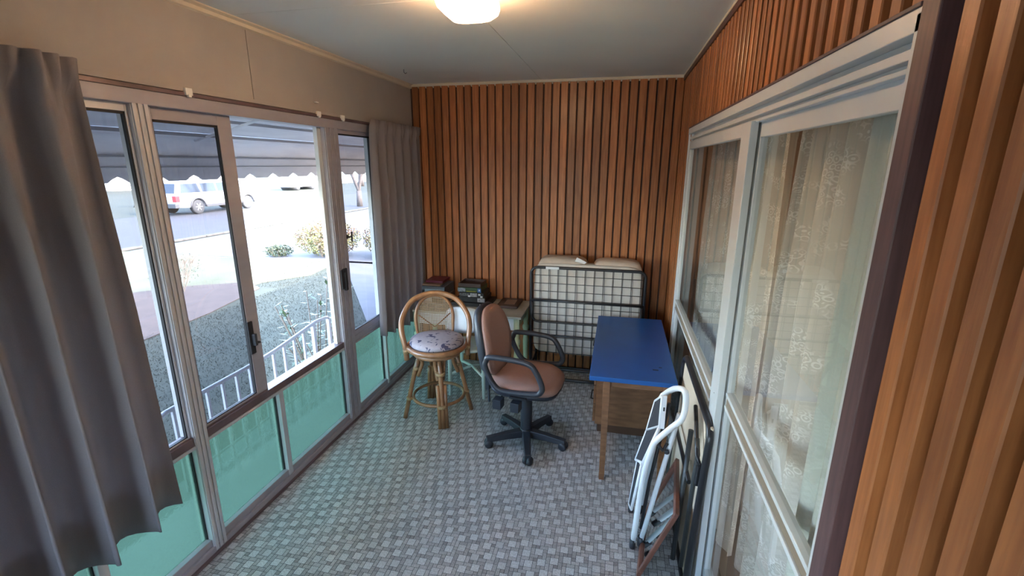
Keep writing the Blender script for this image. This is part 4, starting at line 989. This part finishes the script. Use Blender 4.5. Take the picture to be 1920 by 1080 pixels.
for y in (-1, 1.2, 3.05, 5.6, 8.2): MB().tube([(-2.05, y, 2.40), (-3.1, y, 2.15)], .010, 8).build('rafter', 'awning', aw)

# porch railing
rl = empty('porch_railing', (-2.7, 3, -.14), 'white metal porch railing outside the open window', 'railing')
top = [(2.05, .28), (2.02, .36), (2.03, .43), (2.09, .468), (2.2, .475), (2.89, .482), (3.27, .512), (3.60, .553), (3.68, .56), (3.84, .545), (3.86, .50)]
MB().tube(catmull([(-2.7, a, b) for a, b in top], 4), .016, 8).build('top_rail', 'rail', rl)
def zr(y): return .475 if y < 2.89 else .482+(y-2.89)*.1
y = 2.16
while y < 3.6: box('baluster', 'rail', (-2.709, -2.691, y-.009, y+.009, -.14, zr(y)), rl); y += .131
box('post', 'rail', (-2.715, -2.685, 3.60, 3.63, -.14, .55), rl); box('post', 'rail', (-2.715, -2.685, 3.84, 3.87, -.14, .53), rl)
MB().tube([(-2.7, 2.15, -.03), (-2.7, 3.85, -.03)], .01, 6).build('bottom_rail', 'rail', rl)
box('downpipe', 'rail', (-2.16, -2.10, 4.02, 4.08, -.14, 2.4), None); tag(bpy.data.objects['downpipe'], 'white post outside the window at the far end of the railing', 'post')

# plants
def leaves(mb, c, rad, n, size, rnd, flat=.6):
    for i in range(n):
        while True:
            p = Vector((rnd.uniform(-1, 1), rnd.uniform(-1, 1), rnd.uniform(-1, 1)))
            if p.length < 1: break
        p = p*(.55+.45*p.length) ; P_ = Vector(c)+Vector((p.x*rad[0], p.y*rad[1], p.z*rad[2]))
        a = Vector((rnd.uniform(-1, 1), rnd.uniform(-1, 1), rnd.uniform(-1, 1))).normalized()*size; b = a.cross(Vector((rnd.uniform(-1, 1), rnd.uniform(-1, 1), rnd.uniform(-1, 1)))).normalized()*size*.45
        mb.add([P_-a, P_+b, P_+a, P_-b], [(0, 1, 2, 3)])
def branches(mb, p, d, L, r, depth, rnd, spread=.5, n=3):
    q = p+d*L; mb.tube([p, p.lerp(q, .5)+Vector((rnd.uniform(-.04, .04), rnd.uniform(-.04, .04), 0))*L, q], r, 5, rs=[r, r*.85, r*.7], caps=False)
    if depth == 0: return
    for i in range(n):
        nd = (d+Vector((rnd.uniform(-1, 1), rnd.uniform(-1, 1), rnd.uniform(-.4, .6)))*spread).normalized(); branches(mb, q, nd, L*rnd.uniform(.6, .85), r*.65, depth-1, rnd, spread, n)
def hedge(name, label, cx, cy, rx, ry, h, m, n, seed, size=.035, cat='shrub', group=None):
    rnd = random.Random(seed); r = empty(name, (cx, cy, GZ), label, cat, group)
    mb = MB(); leaves(mb, (cx, cy, GZ+h*.52), (rx, ry, h*.52), n, size, rnd); mb.build('foliage', m, r)
    mb = MB()
    for i in range(7):
        a = rnd.random()*2*PI; branches(mb, Vector((cx+rx*.4*math.cos(a), cy+ry*.4*math.sin(a), GZ)), Vector((.3*math.cos(a), .3*math.sin(a), 1)).normalized(), h*.3, .02, 2, rnd, .6, 2)
    mb.build('stem', 'twig', r); return r
hedge('hedge_bush', 'yellow and red leaved bush beyond the lawn, left part in the open window', -8.05, 11.85, .98, .75, .98, 'leafy', 6200, 1, .04)
hedge('hedge_bush', 'reddish leaved bush beyond the lawn seen through the casement', -6.1, 12.1, .92, .8, 1.02, 'leafy', 5000, 2, .04)
hedge('low_shrub', 'low dark green shrub at the left foot of the yellow bush', -9.35, 11.4, .45, .35, .32, 'leafd', 1100, 3, .035)
def twiggy(name, label, cx, cy, n, h, seed, m='twig', cat='shrub'):
    rnd = random.Random(seed); r = empty(name, (cx, cy, GZ), label, cat); mb = MB()
    for i in range(n):
        a = rnd.random()*2*PI; s = rnd.uniform(.05, .55); p = Vector((cx+.08*math.cos(a), cy+.08*math.sin(a), GZ))
        branches(mb, p, Vector((s*math.cos(a), s*math.sin(a), 1)).normalized(), h*.36, .006, 2, rnd, .45, 3)
    mb.build('twigs', m, r)
    mb = MB(); leaves(mb, (cx, cy, GZ+h*.5), (h*.5, h*.5, h*.45), 260, .018, rnd); mb.build('leaves', 'leafd' if seed % 2 else 'leafg', r); return r
twiggy('dry_shrub', 'pale twiggy shrub on the lawn seen beside the silver post', -8.6, 7.5, 12, .95, 21)
twiggy('dry_shrub', 'pale bushy dry shrub on the lawn near the grey curtain', -9.3, 6.6, 22, .9, 22)
def tree(label, x, y, h, r0, seed, group=None, depth=4):
    rnd = random.Random(seed); r = empty('bare_tree', (x, y, GZ), label, 'tree', group); mb = MB()
    p = Vector((x, y, GZ)); q = p+Vector((0, 0, h*.13)); mb.tube([p, q], r0, 8, rs=[r0*1.25, r0])
    mb.build('trunk', 'bark', r); mb = MB()
    for s in (-1, 1): branches(mb, q, Vector((.22*s, .1*s, 1)).normalized(), h*.26, r0*.75, depth, rnd, .42, 3)
    mb.build('branches', 'bark', r); return r
tree('bare forked tree by the street seen through the casement', -15.6, 26.6, 7.5, .15, 31)
for i, (x, y, h) in enumerate(((-30, 52, 9), (-36, 62, 10), (-40, 40, 9), (-27, 66, 9), (-45, 30, 8))):
    tree(('far bare tree left of the pale house, in the open window', 'far bare tree behind the picket fence, right part of the open window', 'far bare tree nearest the pale house', 'far bare tree beyond the end of the picket fence', 'far bare tree above the parked vehicle')[i], x, y, h, .22, 40+i, 'far bare trees across the street', 3)
# leafy plant by the railing
r = empty('garden_plant', (-3.25, 4.55, GZ), 'leafy green plant beside the end of the white railing', 'plant'); rnd = random.Random(9)
ms = MB(); ml = MB()
for i in range(22):
    a = rnd.random()*2*PI; t_ = Vector((-3.3+.38*math.cos(a)*rnd.random(), 4.5+.5*math.sin(a), GZ+rnd.uniform(.65, 1.25))); b0 = Vector((-3.3+.1*math.cos(a), 4.5+.12*math.sin(a), GZ)); ms.tube([b0, (b0+t_)/2+Vector((0, 0, .05)), t_], .006, 5)
    for k in range(11):
        f = .35+.65*k/10; p = b0.lerp(t_, f); d = Vector((rnd.uniform(-1, 1), rnd.uniform(-1, 1), rnd.uniform(-.2, .6))).normalized(); w = d.cross(Vector((0, 0, 1))).normalized()*.018; L_ = rnd.uniform(.08, .14)
        ml.add([p, p+d*L_*.5+w, p+d*L_, p+d*L_*.5-w], [(0, 1, 2, 3)])
ms.build('stem', 'twig', r); ml.build('leaves', 'leafg', r)
# stone post across the road
hp = empty('roadside_post', (-28.4, 23.2, GZ), 'short dark post on the verge across the street', 'post')
MB().lathe([(.30, 0), (.26, .1), (.17, .3), (.15, .85), (.20, .9), (.20, .98), (.12, 1.05), (.13, 1.2), (.05, 1.32)], (-28.4, 23.2, GZ), 14).build('shaft', 'bark', hp)
# far fence and house
fe = empty('picket_fence', (-38, 55, GZ), 'pale picket fence far across the street', 'fence')
for i in range(60): box('picket', 'rail', (-37.1, -37.0, 34+i*.62, 34.4+i*.62, GZ, GZ+1.0), fe)
box('fence_rail', 'rail', (-37.0, -36.95, 34, 71.5, GZ+.7, GZ+.8), fe)
hs = empty('far_house', (-50, 45, GZ), 'pale house far across the street', 'house')
box('wall', 'fur', (-56, -47, 36, 52, GZ, 2.2), hs); MB().prism([(-57, 2.2), (-46, 2.2), (-51.5, 4.2)], 35.4, 52.6, 1).build('roof', 'rooftile', hs)
for y in (38, 42, 46.5): w_ = box('window', 'carglass', (-47, -46.95, y, y+1.8, .4, 1.6), hs)
struct('far_verge', 'sunlit_grass', (-120, -60, -60, 160, GZ-.3, GZ), label='grass far across the street')

# white utility vehicle
car = empty('car', (-22.1, 21.9, GZ+.02), 'white utility vehicle parked across the street', 'car')
cz = GZ+.02; cx0, cx1 = -23.05, -21.2
body = [(19.25, .42), (19.2, .62), (19.22, 1.02), (21.6, 1.06), (23.6, 1.05), (24.6, .98), (24.75, .80), (24.78, .50), (24.6, .38), (24.35, .38)]
def warch(yc, r=.43): return [(yc+r*math.cos(a), .36+r*math.sin(a)) for a in [PI*k/8 for k in range(9)]]
poly = body+warch(23.85)+warch(20.45)[0:]+[(19.6, .38)]
MB().prism([(a, b+cz) for a, b in poly], cx0, cx1, 0).build('body', 'carwhite', car, .03)
gh = [(19.32, 1.02), (19.55, 1.62), (19.8, 1.72), (22.2, 1.74), (22.6, 1.66), (23.35, 1.06)]
def cab(inset):
    b = [(a, z+cz) for a, z in gh]; n = len(b); vs = []
    for s in (0, 1):
        for a, z in b:
            t = (z-cz-1.02)/.72; vs.append(((cx0+.03+t*.16) if s == 0 else (cx1-.03-t*.16), a, z))
    return MB().add(vs, [tuple(range(n)), tuple(range(n, 2*n))]+[(i, (i+1) % n, n+(i+1) % n, n+i) for i in range(n)])
cb = cab(0).build('cabin', 'carwhite', car, .03)
def cw(y0, y1, y2, y3):
    z0, z1 = 1.10, 1.55; 
    def X_(z): return cx1-.03-((z-1.02)/.72)*.16+.006
    MB().add([(X_(z0), y0, z0+cz), (X_(z0), y1, z0+cz), (X_(z1), y2, z1+cz), (X_(z1), y3, z1+cz)], [(0, 1, 2, 3)]).build('side_window', 'carglass', cb, solid=.01)
cw(19.55, 20.75, 20.65, 19.72); cw(20.85, 21.75, 21.75, 20.82); cw(21.85, 23.0, 22.5, 21.85)
MB().add([(cx0+.2, 19.33, 1.1+cz), (cx1-.2, 19.33, 1.1+cz), (cx1-.28, 19.51, 1.55+cz), (cx0+.28, 19.51, 1.55+cz)], [(0, 1, 2, 3)]).build('rear_window', 'carglass', cb, solid=.02)
for yc in (20.45, 23.85):
    for xx in (cx1-.12, cx0+.12):
        wh = MB().lathe([(.20, -.12), (.34, -.12), (.37, -.08), (.37, .08), (.34, .12), (.20, .12)], (xx, yc, .37+cz), 24, Matrix.Rotation(PI/2, 3, 'Y')).build('wheel', 'tyre', car)
        mb = MB(); s = 1 if xx > -22 else -1
        mb.lathe([(.05, -.01), (.06, .01)], (xx+.125*s, yc, .37+cz), 10, Matrix.Rotation(PI/2, 3, 'Y'))
        for k in range(6):
            a = k*PI/3; mb.tube([(xx+.125*s, yc, .37+cz), (xx+.125*s, yc+.2*math.cos(a), .37+cz+.2*math.sin(a))], .025, 6)
        mb.build('rim', 'awnseam', wh)
    mb = MB(); mb.tube([(cx1+.01, yc+.46*math.cos(a), .36+cz+.46*math.sin(a)) for a in [PI*k/10 for k in range(11)]], .045, 6); mb.build('wheel_arch', 'cargrey', car)
box('sill_cladding', 'cargrey', (cx1-.02, cx1+.03, 20.95, 23.35, cz+.33, cz+.47), car, .02)
box('rear_bumper', 'cargrey', (cx0, cx1+.02, 19.1, 19.35, cz+.38, cz+.6), car, .03)
box('tail_light', 'red', (cx1-.22, cx1+.012, 19.19, 19.42, cz+.68, cz+.98), car, .02); box('tail_light', 'red', (cx0-.01, cx0+.2, 19.19, 19.42, cz+.68, cz+.98), car, .02)
MB().tube([(cx1-.35, 20.0, 1.76+cz), (cx1-.35, 22.3, 1.79+cz)], .025, 6).build('roof_rail', 'cargrey', car)
# distant second vehicle
c2 = empty('car', (-32, 43, GZ), 'pale car parked in the far distance across the street', 'car')
MB().prism([(41, .3), (41, .8), (41.6, .95), (42.1, 1.4), (43.9, 1.4), (44.6, .95), (45.3, .85), (45.3, .3)], -33, -31.3, 0).build('body', 'carwhite', c2, .08)
c2.location = (-32, 43, GZ)
for ch in list(c2.children): ch.location = (0, 0, GZ*0+ (GZ))
c2.children[0].data.transform(Matrix.Translation((0, 0, 0)))
for y in (42, 44.4): MB().lathe([(.15, -.9), (.32, -.88), (.32, .88), (.15, .9)], (-32.15, y, GZ+.32), 14, Matrix.Rotation(PI/2, 3, 'Y')).build('wheel', 'tyre', c2)
bpy.data.objects['sun'].location = (0, 0, 20)
